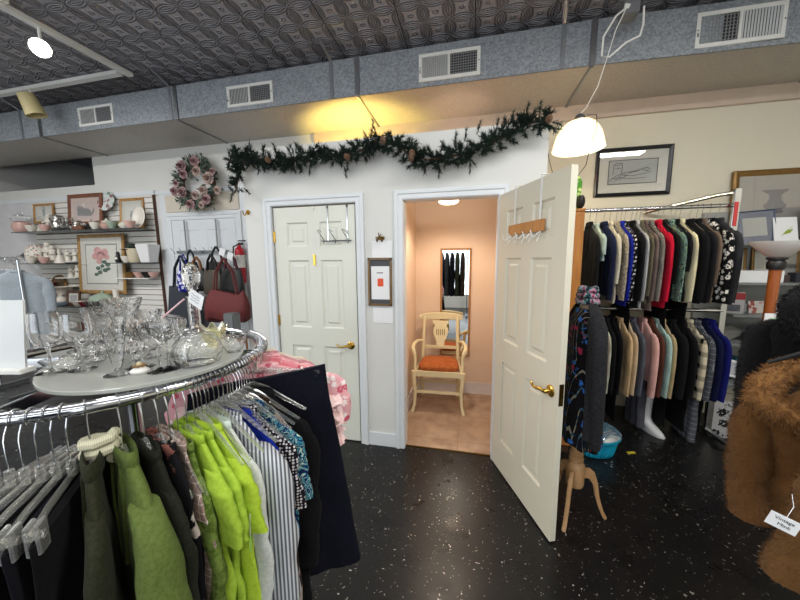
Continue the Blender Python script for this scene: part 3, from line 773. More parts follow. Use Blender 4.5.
# white boots standing under the rail
def boot(label, loc, rz):
    g = G(); n = 16; rings = []
    for z, rx, ry, ox in ((.32, .052, .05, -.01), (.30, .055, .052, -.01), (.2, .05, .047, -.008), (.12, .042, .040, 0), (.085, .05, .042, .012), (.06, .08, .044, .045), (.035, .105, .043, .075), (.012, .115, .043, .085), (.0, .112, .041, .083)):
        rings.append([(ox+rx*math.cos(2*PI*j/n), ry*math.sin(2*PI*j/n), z) for j in range(n)])
    o = thing('boot', label, 'boot', loc, rz)
    g.loft(rings).out('shaft', plain('white leather', 'C9CACC', .5, var=.04), o, smooth=70)
    G().box(-.045, .01, -.03, .03, -.0, .03).out('heel', plain('white leather', 'C9CACC', .5), o, bev=.006)
boot('white boot standing on the floor under the coat rack', (1.62, 3.17, 0), R(-70))
LONG = fab('long black cloth', '0B0B0D', '121214', 'tweed', .8)
for i, (x, z, l_, top, lb) in enumerate([(1.115, RZU, 1.02, -.13, 'long black coat near the wardrobe end of the upper rail'), (1.345, RZU, .98, -.13, 'long black dress between the houndstooth and grey jackets'),
        (1.625, RZU, 1.0, -.13, 'long black coat behind the paisley jacket'), (1.76, RZU, .98, -.13, 'long black dress behind the cream jacket'),
        (1.30, RZL, .92, -.1, 'long black skirt suit behind the camel coats'), (1.69, RZL, .93, -.1, 'long black dress beside the sand jacket'), (1.84, RZL, .95, -.1, 'long black dress beside the plaid jacket'), (1.205, RZL, .9, -.1, 'long black coat behind the pale sage jacket'), (1.955, RZL, .95, -.1, 'long black dress beside the navy jackets')]):
    garment('long_coat', lb, 'coat', LONG, (x, RY+.04, z), PI/2, 'long black clothes on the rack', w=.34, L=l_, th=.012, sl=0, top=top, kind='dress', seed=80+i, drop=.11, fold=.12)

# ------------------------------------------------------------------ wardrobe, bag, tub
t = thing('wardrobe', 'honey-brown wooden wardrobe half hidden behind the open door', 'wardrobe', (.66, 2.8, 0))
g = G(); g.box(-.14, .165, -.18, .2, .06, 1.935); g.out('body', ORANGEW, t, bev=.003)
G().box(-.145, .168, -.19, .2, 1.93, 1.95).out('top_board', ORANGEW, t, bev=.003)
G().box(-.13, .155, -.185, -.181, .10, 1.90).out('door', ORANGEW, t, bev=.002)
G().box(-.13, .155, -.17, .19, 0, .06).out('plinth', DARKW, t)
gb = thing('gift_bag', 'green and yellow patterned bag standing on the wardrobe', 'bag', (.755, 2.7, 1.952))
g = G(); g.loft([[(-.05, -.03, 0), (.05, -.03, 0), (.05, .03, 0), (-.05, .03, 0)], [(-.055, -.025, .2), (.055, -.025, .2), (.055, .025, .2), (-.055, .025, .2)], [(-.04, -.008, .25), (.04, -.008, .25), (.04, .008, .25), (-.04, .008, .25)]])
g.out('bag_body', fab('green leaf print', '4C8A2B', 'C9D98A', 'floral', 2.2, .5), gb)
G().tube([(-.03, 0, .245), (-.025, 0, .29), (.025, 0, .29), (.03, 0, .245)], .004, 6).out('handle', WHITEP, gb)
o = G().sphere((0, 0, .05), .045, sc_=(.7, 1, 1.2)).out('ornament', BLACKP, loc=(.80, 2.66, 1.955)); tag(o, 'small dark ornament beside the green bag on the wardrobe', 'ornament')
tb = thing('foot_tub', 'turquoise ribbed plastic foot tub with a clear blue cover on the floor', 'tub', (1.03, 2.69, 0), R(20))
TQ = plain('turquoise plastic', '149CC0', .35, var=.05); TQ2 = clear('clear blue plastic', (.35, .68, .92), .5, .15, .45)
def tubring(rx, ry, z, rib=0): return [((rx+rib*math.cos(32*2*PI*j/128))*math.cos(2*PI*j/128), (ry+rib*math.cos(32*2*PI*j/128))*math.sin(2*PI*j/128), z) for j in range(128)]
G().loft([tubring(.13, .11, .004), tubring(.145, .12, .012, .003), tubring(.155, .13, .06, .004), tubring(.168, .143, .13, .004), tubring(.172, .147, .15), tubring(.19, .165, .155), tubring(.19, .165, .17), tubring(.175, .15, .172), tubring(.165, .14, .13), tubring(.14, .115, .02)]).out('basin', TQ, tb)
g = G(); g.loft([tubring(.19, .165, .172), tubring(.188, .163, .18), tubring(.15, .13, .21), tubring(.10, .09, .225), tubring(.01, .01, .23)], cap0=False); g.out('cover', TQ2, tb)
o = G().box(-.032, .032, -.012, .012, 0, .004).out('yellow_tag', plain('yellow card', 'B5A72A', .6), loc=(1.315, 2.72, .001), rot=(0, 0, .3)); tag(o, 'small yellow card on the black floor beside the tub', 'card')

# ------------------------------------------------------------------ dress form on a turned tripod
ds = thing('dress_form', 'tailor\'s dress form on a pale turned wooden tripod', 'dress form', (.655, 1.95, 0))
g = G(); g.lathe([(.03, .20), (.045, .205), (.05, .22), (.05, .33), (.047, .345), (.034, .36), (.040, .372), (.040, .388), (.03, .395), (.038, .407), (.038, .42), (.028, .43), (.034, .445), (.028, .47), (.024, .55), (.022, .78)], 24); g.out('column', BIRCH, ds)
for a in (-121, -1, 119):
    g = G(); pr = [(.035, .315), (.075, .325), (.105, .30), (.125, .235), (.138, .15), (.165, .06), (.190, .012), (.182, 0), (.168, .006), (.136, .08), (.112, .16), (.098, .225), (.075, .26), (.035, .255)]
    g.prism(pr, .022, Rz(R(a)) @ T(0, -.011, 0)); g.out('leg', BIRCH, ds, bev=.005)
def elring(rx, ry, z, n=24, cx=0, cy=0): return [(cx+rx*math.cos(2*PI*j/n), cy+ry*math.sin(2*PI*j/n), z) for j in range(n)]
G().loft([elring(.055, .11, .78), elring(.065, .125, .85), elring(.062, .12, .95), elring(.054, .10, 1.06), elring(.056, .11, 1.16), elring(.045, .11, 1.22), elring(.03, .06, 1.28), elring(.035, .045, 1.33), elring(.035, .045, 1.37)]).out('torso', plain('beige form cloth', 'A08D73', .9), ds)
LS = fab('embroidered striped cloth', '0E0D11', '8E2A48', 'leafstripe', 1.9, c='2C5FA8')
dr = thing('dress', 'black dress with coloured stripes and pink and blue embroidered flowers on the dress form', 'dress', (.655, 1.95, 0), 0)
n = 48
def skirt(rx, ry, z, f): return [((rx*(1+f*math.sin(9*2*PI*j/n)))*math.cos(2*PI*j/n), (ry*(1+f*math.sin(9*2*PI*j/n+.6)))*math.sin(2*PI*j/n), z) for j in range(n)]
G().loft([skirt(.118, .19, .53, .07), skirt(.115, .18, .62, .06), skirt(.108, .17, .74, .04), skirt(.098, .155, .86, .02), skirt(.082, .125, 1.02, .01), skirt(.084, .132, 1.13, 0), skirt(.078, .15, 1.23, 0), skirt(.052, .10, 1.305, 0)], cap0=False).out('skirt', LS, dr, smooth=70)
cg = thing('cardigan', 'charcoal fuzzy open cardigan over the embroidered dress on the form', 'cardigan', (.655, 1.95, 0), 0)
CF = fab('charcoal fuzzy knit', '1B1B1D', '2B2B2E', 'tweed', .7)
n = 30
def cardi(rx, ry, z, a0=-115, a1=150): return [((rx+.003*math.sin(j*1.7))*math.cos(R(a0+(a1-a0)*j/n)), ry*math.sin(R(a0+(a1-a0)*j/n)), z) for j in range(n+1)]
def shell(rows, d=.010):
    g = G(); o_, i_ = [], []
    for rx, ry, z in rows: o_.append(cardi(rx, ry, z)); i_.append(list(reversed(cardi(rx-d, ry-d, z))))
    return g.loft([a+b for a, b in zip(o_, i_)])
shell([(.116, .2, .60), (.112, .195, .75), (.106, .18, .88), (.096, .16, 1.02), (.10, .16, 1.13), (.10, .175, 1.21), (.085, .165, 1.26), (.062, .115, 1.315)]).out('body', CF, cg, smooth=70)
for s_ in (1, -1):
    g = G(); g.tube([(.0, s_*.14, 1.26), (.0, s_*.175, 1.22), (.005, s_*.19, 1.1), (.012, s_*.195, .95), (.02, s_*.185, .78), (.025, s_*.17, .56)], [.045, .052, .049, .046, .044, .042], 16); g.out('sleeve', CF, cg, smooth=70)
shell([(.068, .115, 1.29), (.072, .12, 1.305), (.05, .08, 1.335)], .012).out('collar', CF, cg)
sf = thing('scarf', 'multicoloured knit scarf wound around the neck of the dress form', 'scarf', (.655, 1.95, 1.325))
SCF = fab('multicolour knit', '1D2B33', '6A9DA0', 'animal', 1.6, c='B04A6A')
g = G(); 
for k in range(3): g.tube([((.046-.005*k)*math.cos(2*PI*i/20), (.056-.005*k)*math.sin(2*PI*i/20), .02+k*.032+.006*math.sin(3*2*PI*i/20+k)) for i in range(20)], .017, 10, close=True)
g.out('coil', SCF, sf)


cg.scale = (.84, 1, 1); dr.scale = (.9, 1, 1)
# ------------------------------------------------------------------ torchiere lamp
lp = thing('floor_lamp', 'torchiere floor lamp with a cherry wood pole and frosted bowl shade', 'lamp', (2.0, 2.6, 0))
G().lathe([(.10, 0), (.105, .01), (.09, .025), (.04, .04), (.03, .06)], 28).out('base', POLEW, lp)
G().lathe([(.026, .05), (.026, .92), (.031, .925), (.031, .94), (.026, .945), (.030, 1.48), (.032, 1.50)], 20).out('pole', POLEW, lp)
G().lathe([(.02, 1.495), (.042, 1.50), (.046, 1.52), (.046, 1.545), (.036, 1.56), (.05, 1.565), (.05, 1.575), (.02, 1.578)], 24).out('collar', BLACKP, lp)
m_ = N('frosted lamp glass'); m_.base((.72, .71, .68)); m_.set(rough=.35, spec=.5); m_.b.inputs['Subsurface Weight'].default_value = .2
G().lathe([(.03, 1.575), (.055, 1.585), (.13, 1.665), (.14, 1.685), (.134, 1.685), (.05, 1.592), (.02, 1.583)], 32).out('bowl_shade', m_.m, lp)
g = G(); g.box(-.05, .012, -.038, -.034, 1.15, 1.205); g.out('price_tag', PAPER, lp)
g = G(); g.box(-.02, .012, -.041, -.037, 1.155, 1.17); g.out('tag_sticker', plain('green sticker', '6DBB4C', .6), lp)

# ------------------------------------------------------------------ pendant and its cables
pd = thing('pendant_lamp', 'lit white glass dome pendant lamp hanging beside the open door', 'pendant lamp', (.80, 2.8, 2.42))
m_ = N('lit opal glass'); m_.base((.92, .9, .82)); m_.set(rough=.25, trans=.0); m_.b.inputs['Subsurface Weight'].default_value = .5
tr = m_.n('ShaderNodeBsdfTranslucent'); tr.inputs[0].default_value = (.95, .93, .85, 1); mx = m_.n('ShaderNodeMixShader'); mx.inputs[0].default_value = .62
m_.l(m_.b.outputs[0], mx.inputs[1]); m_.l(tr.outputs[0], mx.inputs[2]); m_.l(mx.outputs[0], m_.o.inputs[0])
def flut(r, z, k=.0015, n=96): return [((r+k*math.cos(n/3*2*PI*j/n))*math.cos(2*PI*j/n), (r+k*math.cos(n/3*2*PI*j/n))*math.sin(2*PI*j/n), z) for j in range(n)]
G().loft([flut(r, z) for r, z in ((.178, 0), (.182, .004), (.178, .012), (.172, .05), (.155, .11), (.125, .165), (.085, .20), (.04, .215), (.038, .21), (.08, .193), (.12, .158), (.15, .105), (.167, .05), (.173, .008))], False, False).out('shade', m_.m, pd)
G().lathe([(.04, .212), (.042, .225), (.03, .25), (.012, .262)], 20).out('cap', STEEL, pd)
bl = G().sphere((0, 0, .085), .035, sc_=(1, 1, 1.3)).out('bulb', glow('bulb glow', (1, .88, .62), 9), pd)
jb = thing('junction_box', 'grey junction box under the ceiling with white cables looping from it', 'junction box', (1.05, 2.72, 3.34))
G().box(-.05, .05, -.05, .05, -.09, .03).out('box', plain('grey metal box', '85868A', .45, .5), jb, bev=.006)
G().tube([(-.02, 0, .16), (-.02, 0, .02)], .016, 8).out('conduit', STEEL, jb)
g = G(); g.tube([(-.03, -.055, -.05), (-.10, -.06, -.10), (-.17, -.06, -.22), (-.17, -.05, -.34), (-.12, -.05, -.35), (-.02, -.05, -.27), (.06, -.05, -.24), (.075, -.05, -.17), (.07, -.05, -.06)], .0065, 8); g.out('cable', WHITEP, jb)
G().tube([(-.05, -.055, -.04), (-.02, -.056, -.05)], .013, 8).out('plug', WHITEP, jb)
G().tube([(1.01-.8, 2.67-2.8, 3.28-2.42), (.16, -.12, .74), (.13, -.08, .58), (.10, -.03, .43), (.04, 0, .30), (0, 0, .26)], .0035, 6).out('cord', WHITEP, pd)
p0, p1, p2, p3 = at(597, 128, Y=2.61), at(591, 142, Y=2.6), at(586, 165, Y=2.58), at(577, 177, Y=2.56)
o = G().tube([(.82, 2.70, 2.63), (.86, 2.63, 2.60), p0, p1, p2, p3, (.72, 2.56, 2.0)], .003, 6).out('thin_cord', BLACKP); tag(o, 'thin dark cord swagged in front of the pendant shade', 'cord')
o = G().tube([(.505, 2.50, 2.52), (.52, 2.55, 2.40), (.55, 2.58, 2.30), (.58, 2.6, 2.22), (.62, 2.62, 1.955)], .0025, 6).out('thin_cord', BLACKP); tag(o, 'thin dark cord dropping from the end of the garland behind the open door', 'cord')

# ------------------------------------------------------------------ pictures
def picture(name, label, loc, w, h, fm, fwid=.03, dep=.02, rot=(0, 0, 0), mats=None, glass=True, cat='picture', group=None):
    """framed picture standing or hung, its face toward -y, origin at the middle of the bottom edge"""
    t = thing(name, label, cat, loc, group=group, rot=rot)
    def rect(o, y): return [(-w/2+o, y, o), (w/2-o, y, o), (w/2-o, y, h-o), (-w/2+o, y, h-o)]
    G().loft([rect(0, 0), rect(0, -dep*.8), rect(fwid*.3, -dep), rect(fwid*.75, -dep*.75), rect(fwid, -dep*.55), rect(fwid, 0)], False, False, close=True).out('frame', fm, t, smooth=20)
    if mats is None: mats = ['EDEAE2']
    o = fwid-.003; y = -dep*.3
    for i, (mc, oo) in enumerate(mats):
        G().box(-w/2+o+oo, w/2-o-oo, y-.001-i*.0012, y, o+oo, h-o-oo).out('mat_board' if i < len(mats)-1 or len(mats) == 1 else 'print', plain('board '+mc, mc, .8, var=.04), t)
    if glass: G().box(-w/2+fwid-.002, w/2-fwid+.002, -dep*.56, -dep*.52, fwid-.002, h-fwid+.002).out('glazing', GLASSPANE, t)
    return t, y-.001-len(mats)*.0012
INK = plain('grey ink', '4B4B4D', .8); INKL = plain('pale grey ink', '8E8E90', .8)
# framed sketch on the warm-lit wall
t, y = picture('framed_sketch', 'black-framed pen sketch hung on the warm-lit wall above the coat rail', (1.535, B-.004, 2.19), .66, .46, plain('black lacquer', '17171A', .3, var=.05), .035, .025, mats=[('D8D6CC', 0), ('B9BBB6', .085)])
g = G()
def line(g, pts, r=.0022): g.tube([(x, y-.0005, z) for x, z in pts], r, 5, squash=(1, .3) )
def lineg(t, name, lines, r, mat):
    g = G()
    for pts in lines: g.tube([(x, y-.0008, z) for x, z in pts], r, 5)
    g.out(name, mat, t)
fx0, fx1, fz0, fz1 = -.21, .21, .118, .342
lineg(t, 'print_border', [[(fx0, fz0), (fx1, fz0)], [(fx1, fz0), (fx1, fz1)], [(fx1, fz1), (fx0, fz1)], [(fx0, fz1), (fx0, fz0)]], .003, BLACKP)
lineg(t, 'sketch_line', [[(-.17, .21), (-.165, .30), (-.15, .315), (-.10, .315), (-.09, .30), (-.095, .22)], [(-.16, .295), (-.10, .30)], [(-.155, .27), (-.13, .26), (-.105, .27)], [(-.13, .285), (-.128, .262)], [(-.2, .15), (-.15, .19), (-.08, .22), (.02, .235), (.10, .255), (.14, .26), (.12, .235), (.16, .22)],
     [(-.18, .17), (-.10, .18), (-.05, .165), (.05, .165), (.12, .17)], [(-.08, .2), (-.02, .19), (.08, .20), (.15, .215)], [(-.12, .155), (-.04, .20)], [(-.15, .15), (-.10, .20), (-.06, .21)], [(.08, .245), (.13, .225)], [(-.03, .22), (.06, .235)], [(.11, .265), (.15, .245)]], .0022, INK)
lineg(t, 'signature', [[(.20, .095), (.215, .103), (.23, .094), (.25, .102), (.26, .096)]], .0012, INKL)
# right-hand shelves and their pictures
SHG = plain('pale grey shelf', '7E8282', .4); WSL = plain('pale wall board', 'A2A4A0', .6)
wb = struct(G().box(2.16, X1, B-.03, B, .3, 2.0).out('trim_7', WSL))
zsA, zsB, zsC, zsD = 1.70, 1.36, 1.08, .82
for k, (z, lb) in enumerate(((zsA, 'top grey wall shelf holding the big gilt picture'), (zsB, 'second grey wall shelf behind the wooden lamp pole'), (zsC, 'third grey wall shelf behind the lamp, with small gifts'), (zsD, 'lower grey wall shelf near the dark fur coat'), (.45, 'lowest grey wall shelf beside the navy jackets'))):
    o = G().box(2.25, 3.3, B-.38, B-.031, z-.018, z).out('wall_shelf', SHG, bev=.002); tag(o, lb, 'shelf', 'grey wall shelves')
t, y = picture('framed_picture', 'large gilt-framed picture of a grey urn behind the blue frame', (2.74, B-.06, zsA+.001), .78, .66, GILT, .05, .035, rot=(R(-4), 0, 0), mats=[('A9A49B', 0)])
g = G(); U = [(-.06, .34), (.06, .34), (.07, .36), (.05, .38), (.085, .40), (.09, .43), (.06, .46), (.045, .50), (.05, .54), (.10, .575), (.105, .59), (-.105, .59), (-.10, .575), (-.05, .54), (-.045, .50), (-.06, .46), (-.09, .43), (-.085, .40), (-.05, .38), (-.07, .36)]
g.prism([(x*.95-.06, z*.85-.02) for x, z in U], -.001, T(0, y, 0)); g.out('painted_urn', plain('grey urn paint', '77757A', .8, var=.3, scale=30), t)
g = G(); g.box(-.22, -.216, y-.0015, y-.0005, .06, .6); g.box(.14, .144, y-.0015, y-.0005, .06, .6); g.out('painted_panel_line', INKL, t)
t, y = picture('framed_picture', 'dark blue framed picture leaning in front of the gilt frame', (2.47, B-.20, zsA+.001), .30, .29, plain('navy frame', '22365C', .5), .012, .012, rot=(R(-9), R(-4), 0), mats=[('2C4470', 0), ('A9ACA8', .055)])
o = thing('greeting_card', 'white card with a green leaf drawing beside the blue frame', 'card', (2.67, B-.22, zsA+.001), rot=(R(-12), 0, 0))
G().box(-.085, .085, -.002, 0, 0, .225).out('card_sheet', PAPER, o)
g = G(); g.tube([(-.03, -.003, .06), (.0, -.003, .10), (.05, -.003, .14)], .002, 5); g.prism([(-.02, .07), (.03, .085), (.055, .12), (.01, .11)], -.001, T(0, -.0025, 0)); g.out('leaf_drawing', plain('leaf green ink', '8EA33C', .8), o)
o = G().box(-.13, .13, -.006, 0, 0, .36).out('paper_board', plain('pale lilac board', 'A9AAB4', .8), loc=(2.92, B-.26, zsA+.001), rot=(R(-10), 0, 0)); tag(o, 'tall pale lilac board at the shelf end beside the urn picture', 'board')
picture('framed_picture', 'narrow gilt picture frame on the second wall shelf', (2.40, B-.06, zsB+.001), .24, .30, GILT, .022, .02, rot=(R(-5), 0, 0), mats=[('B4B6B0', 0)])
picture('framed_picture', 'wide gilt picture frame behind the lamp collar', (2.74, B-.06, zsB+.001), .36, .30, GILT, .024, .02, rot=(R(-5), 0, 0), mats=[('AEB0AA', 0), ('C9CAC6', .08)])
o = G().box(-.17, .17, -.08, .08, 0, .10).out('white_box', PAPER, bev=.003, loc=(2.43, B-.26, zsB+.001)); tag(o, 'long white cardboard box on the second wall shelf', 'box')
ls = thing('lampshade', 'floral fabric lampshade standing on the second wall shelf', 'lampshade', (2.93, B-.24, zsB+.001))
G().lathe([(.125, 0), (.127, .006), (.085, .17), (.082, .17), (.12, .004)], 28, cap0=False, cap1=False).out('shade_cloth', fab('grey floral shade cloth', 'B8B2A6', '6E655C', 'animal', 1.5, c='8E5E5A'), ls)
for k, (x, c, lb, h, w_) in enumerate([(2.62, '23262B', 'dark small box behind the lamp pole on the second shelf', .07, .05), (2.70, '4A3B3B', 'brown small box behind the lamp pole on the second shelf', .06, .04), (2.78, '2B2E38', 'navy small box beside the floral lampshade', .08, .04)]):
    o = G().box(-w_/2, w_/2, -.04, .04, 0, h).out('small_box', plain('box '+c, c, .6), bev=.002, loc=(x, B-.2, zsB+.001)); tag(o, lb, 'box')
bk = thing('picture_book', 'red and white picture book standing at the end of the third wall shelf', 'book', (2.30, B-.28, zsC+.001), R(-15))
G().box(-.075, .075, -.012, .012, 0, .19).out('cover', plain('dull white cover', 'A9A6A6', .5), bk, bev=.001)
G().box(-.074, .074, -.0135, -.0125, .125, .185).out('red_band', plain('red band', '8E1F24', .5), bk); G().box(-.045, .05, -.0135, -.0125, .02, .08).out('cover_photo', plain('grey photo', '5A5C66', .5, var=.4, scale=50), bk)
o = G().box(-.11, .11, -.004, .004, 0, .11).out('floral_card', fab('floral card', 'B5AFA8', '8A3F3A', 'floral', 1.8), loc=(2.56, B-.25, zsC+.001), rot=(R(-12), 0, 0)); tag(o, 'pale card with red flowers on the third wall shelf', 'card')
o = thing('clutch_bag', 'navy clutch bag with a pale round clasp on the lower wall shelf', 'bag', (2.55, B-.26, zsD+.001))
G().loft([elring(.11, .025, 0, 20), elring(.125, .035, .04, 20), elring(.11, .03, .12, 20), elring(.09, .012, .15, 20)]).out('bag_body', plain('navy leather', '1B2438', .5), o); G().sphere((-.02, -.035, .09), .03, sc_=(1, .4, 1)).out('clasp', plain('tan clasp', 'B09A7E', .5), o)
fanl = ['grey folded fan leaning on the lower shelf beside the navy clutch', 'pale folded fan behind the lamp pole on the lower shelf']
for k, (x, c) in enumerate([(2.36, '7A7A74'), (2.72, '9A9C98')]):
    g = G(); pts = [(0, 0)]+[(.13*math.cos(R(a)), .13*math.sin(R(a))) for a in range(30, 151, 12)]; g.prism(pts, .012); o = g.out('folding_fan', plain('fan '+c, c, .7, var=.3, scale=30), loc=(x, B-.22, zsD+.001), rot=(R(-8), 0, 0)); tag(o, fanl[k], 'fan')
o = G().lathe([(.03, 0), (.055, .02), (.06, .08), (.04, .11), (.045, .12), (.02, .12)], 20).out('glass_jar', SHEETG, loc=(2.68, B-.2, zsC+.001)); tag(o, 'clear round jar on the third wall shelf behind the lamp', 'jar')
wbx = thing('white_box', 'white flat box tilted on the lowest wall shelf beside the navy jackets', 'box', (2.32, B-.25, .49), rot=(R(-20), R(14), 0))
G().box(-.13, .13, -.03, .0, 0, .16).out('box_body', PAPER, wbx, bev=.003)
G().box(-.11, .11, -.032, -.03, .02, .14).out('lid_panel', plain('pale grey lid', 'B4B6BA', .6), wbx)
for k, (x, z, c, w_, h, lb) in enumerate([(2.62, .452, '2B3A3E', .12, .17, 'dark teal box on the lowest wall shelf'), (2.80, .452, '5F6E6C', .12, .2, 'grey-green box on the lowest wall shelf'), (2.46, zsC+.001, '8A8D8A', .09, .08, 'grey box behind the floral card'), (2.83, zsC+.001, '5B4338', .10, .16, 'brown box on the third shelf end'), (2.45, .452, '1F6F86', .05, .2, 'teal bottle-shaped box behind the white flat box')]):
    o = G().box(-w_/2, w_/2, -.05, .05, 0, h).out('gift_box', plain('box '+c, c, .6), bev=.003, loc=(x, B-.17, z)); tag(o, lb, 'box')
pb = thing('patterned_bag', 'white shopping bag with black blots standing on the floor under the navy jackets', 'bag', (2.24, 3.18, 0), R(-10))
G().loft([[(-.12, -.06, 0), (.12, -.06, 0), (.12, .06, 0), (-.12, .06, 0)], [(-.125, -.05, .26), (.125, -.05, .26), (.125, .05, .26), (-.125, .05, .26)], [(-.12, -.01, .32), (.12, -.01, .32), (.12, .01, .32), (-.12, .01, .32)]]).out('bag_body', fab('blotched paper', '9A9A9A', '121212', 'floral', .9, .6), pb)
g = G(); g.tube([(-.05, -.012, .31), (-.045, -.02, .40), (.045, -.02, .40), (.05, -.012, .31)], .004, 6); g.out('handle', BLACKP, pb)

# ------------------------------------------------------------------ fitting room: mirror, chair, lamp
mr = thing('wall_mirror', 'tall wood-framed mirror on the peach wall behind the chair', 'mirror', (-.16, B-.002, .455))
w, h = .345, 1.25
def rect(o, y): return [(-w/2+o, y, o), (w/2-o, y, o), (w/2-o, y, h-o), (-w/2+o, y, h-o)]
G().loft([rect(0, 0), rect(0, -.018), rect(.022, -.016), rect(.022, 0)], False, False, close=True).out('frame', OAKF, mr, smooth=20)
mm = N('mirror silver'); mm.base((.86, .88, .87)); mm.set(rough=.01, metal=1)
G().box(-w/2+.02, w/2-.02, -.010, -.004, .02, h-.02).out('mirror_glass', mm.m, mr)
ch = thing('armchair', 'cream painted lyre-back armchair with a rust seat in the fitting room', 'chair', (-.305, 3.26, .004), R(2))
SW = .235; SF = -.19; SB = .17
def cleg(x, y, back):
    g = G(); s_ = 1 if x > 0 else -1
    if back: P_ = [(x, y+.07, 0), (x, y+.035, .15), (x, y, .30), (x*.98, y, .46), (x*.95, y+.02, .62), (x*.93, y+.06, .80), (x*.92, y+.10, .93)]; rr_ = [.017, .018, .02, .021, .019, .018, .018]
    else: P_ = [(x+s_*.03, y-.015, 0), (x+s_*.008, y, .08), (x-s_*.0, y, .22), (x+s_*.012, y, .36), (x+s_*.016, y, .44)]; rr_ = [.018, .016, .018, .023, .024]
    g.tube(P_, rr_, 10, squash=(1.05, 1.0)); return g
for x in (-SW, SW): cleg(x, SF, False).out('leg', CREAMP, ch); cleg(x*.86, SB, True).out('leg', CREAMP, ch)
g = G(); g.box(-SW, SW, SF-.012, SF+.012, .385, .445); g.box(-SW*.86, SW*.86, SB-.01, SB+.01, .385, .445)
for s_ in (-1, 1): g.add([(s_*SW-.011, SF, .385), (s_*SW+.011, SF, .385), (s_*SW*.86+.011, SB, .385), (s_*SW*.86-.011, SB, .385), (s_*SW-.011, SF, .445), (s_*SW+.011, SF, .445), (s_*SW*.86+.011, SB, .445), (s_*SW*.86-.011, SB, .445)], [(0,3,2,1),(4,5,6,7),(0,1,5,4),(1,2,6,5),(2,3,7,6),(3,0,4,7)])
g.out('seat_rail', CREAMP, ch, bev=.004)
g = G(); g.box(-SW, SW, SF-.009, SF+.009, .205, .235); g.out('stretcher', CREAMP, ch, bev=.004)
g = G(); g.box(-SW*.84, SW*.84, SB+.01, SB+.03, .17, .195); g.out('stretcher', CREAMP, ch, bev=.004)
for s_ in (-1, 1): G().tube([(s_*SW, SF, .22), (s_*SW*.87, SB+.02, .25)], .012, 8).out('stretcher', CREAMP, ch)
# cushion
g = G(); rings = []
for z, k in ((.44, .93), (.455, .99), (.475, 1.0), (.495, .95), (.508, .80), (.512, .4)):
    ring = []
    for j in range(32):
        a = 2*PI*j/32; c, s_ = math.copysign(abs(math.cos(a))**.45, math.cos(a)), math.copysign(abs(math.sin(a))**.45, math.sin(a))
        yy = (SF+SB)/2-.0 + (SB-SF)/2*1.02*s_*k; xx = SW*.94*(1-.14*(yy-SF)/(SB-SF))*c*k; ring.append((xx, yy, z))
    rings.append(ring)
g.loft(rings).out('seat_cushion', SEATF, ch, smooth=70)
# crest rail, curved with scrolled ends
g = G(); rings = []
for i in range(17):
    q = i/16*2-1; x = q*.245; y = SB+.095+.03*(1-q*q)*0.6; hh = .038*(1-.35*abs(q)**3); zc = .925+.012*(1-q*q)
    rings.append([(x, y-.014, zc-hh), (x, y+.012, zc-hh), (x, y+.016, zc+hh*.9), (x, y, zc+hh*1.15), (x, y-.014, zc+hh)])
g.loft(rings).out('crest_rail', CREAMP, ch, bev=.004)
g = G(); g.box(-.2, .2, SB+.022, SB+.042, .575, .61); g.out('lower_back_rail', CREAMP, ch, bev=.004)
g = G(); half = [(.035, .61), (.05, .625), (.042, .645), (.06, .68), (.078, .73), (.085, .77), (.08, .80), (.065, .825), (.07, .845), (.09, .86), (.095, .885)]
out_ = half + [(-x, z) for x, z in reversed(half)]
Mb = T(0, SB+.045, 0) @ Matrix.Shear('XZ', 4, (0, 0)) 
sh = Matrix.Identity(4); sh[1][2] = .20; sh[1][3] = SB+.03-.20*.6
g.prism(out_, .016, sh); g.out('lyre_splat', CREAMP, ch, bev=.003)
for k in range(5):
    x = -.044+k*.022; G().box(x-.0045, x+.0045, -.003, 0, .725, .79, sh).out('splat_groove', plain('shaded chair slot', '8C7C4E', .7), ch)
for s_ in (-1, 1):
    G().tube([(s_*.205, SB+.02, .665), (s_*.25, SB-.06, .68), (s_*.275, SB-.16, .67), (s_*.275, SB-.24, .645), (s_*.262, SB-.27, .62), (s_*.25, SB-.275, .59), (s_*.245, SB-.28, .52), (s_*.243, SB-.30, .44)], [.016, .018, .02, .022, .022, .018, .016, .018], 10).out('arm', CREAMP, ch)
fl_ = thing('ceiling_lamp', 'round white lamp hanging inside the fitting room just above the door head', 'lamp', (-.205, 3.0, 2.09))
G().lathe([(.01, 0), (.06, .003), (.085, .014), (.095, .035), (.09, .05), (.06, .06), (.012, .062)], 28).out('diffuser', glow('warm diffuser', (1, .80, .55), 9), fl_)
G().tube([(0, 0, .05), (0, 0, .13), (-.05, 0, .16), (-.40, 0, .16)], .007, 8).out('arm', WHITEP, fl_); G().lathe([(.04, 0), (.04, .012), (.02, .02)], 18, T(-.414, 0, .16) @ Ry(PI/2)).out('rose', WHITEP, fl_)

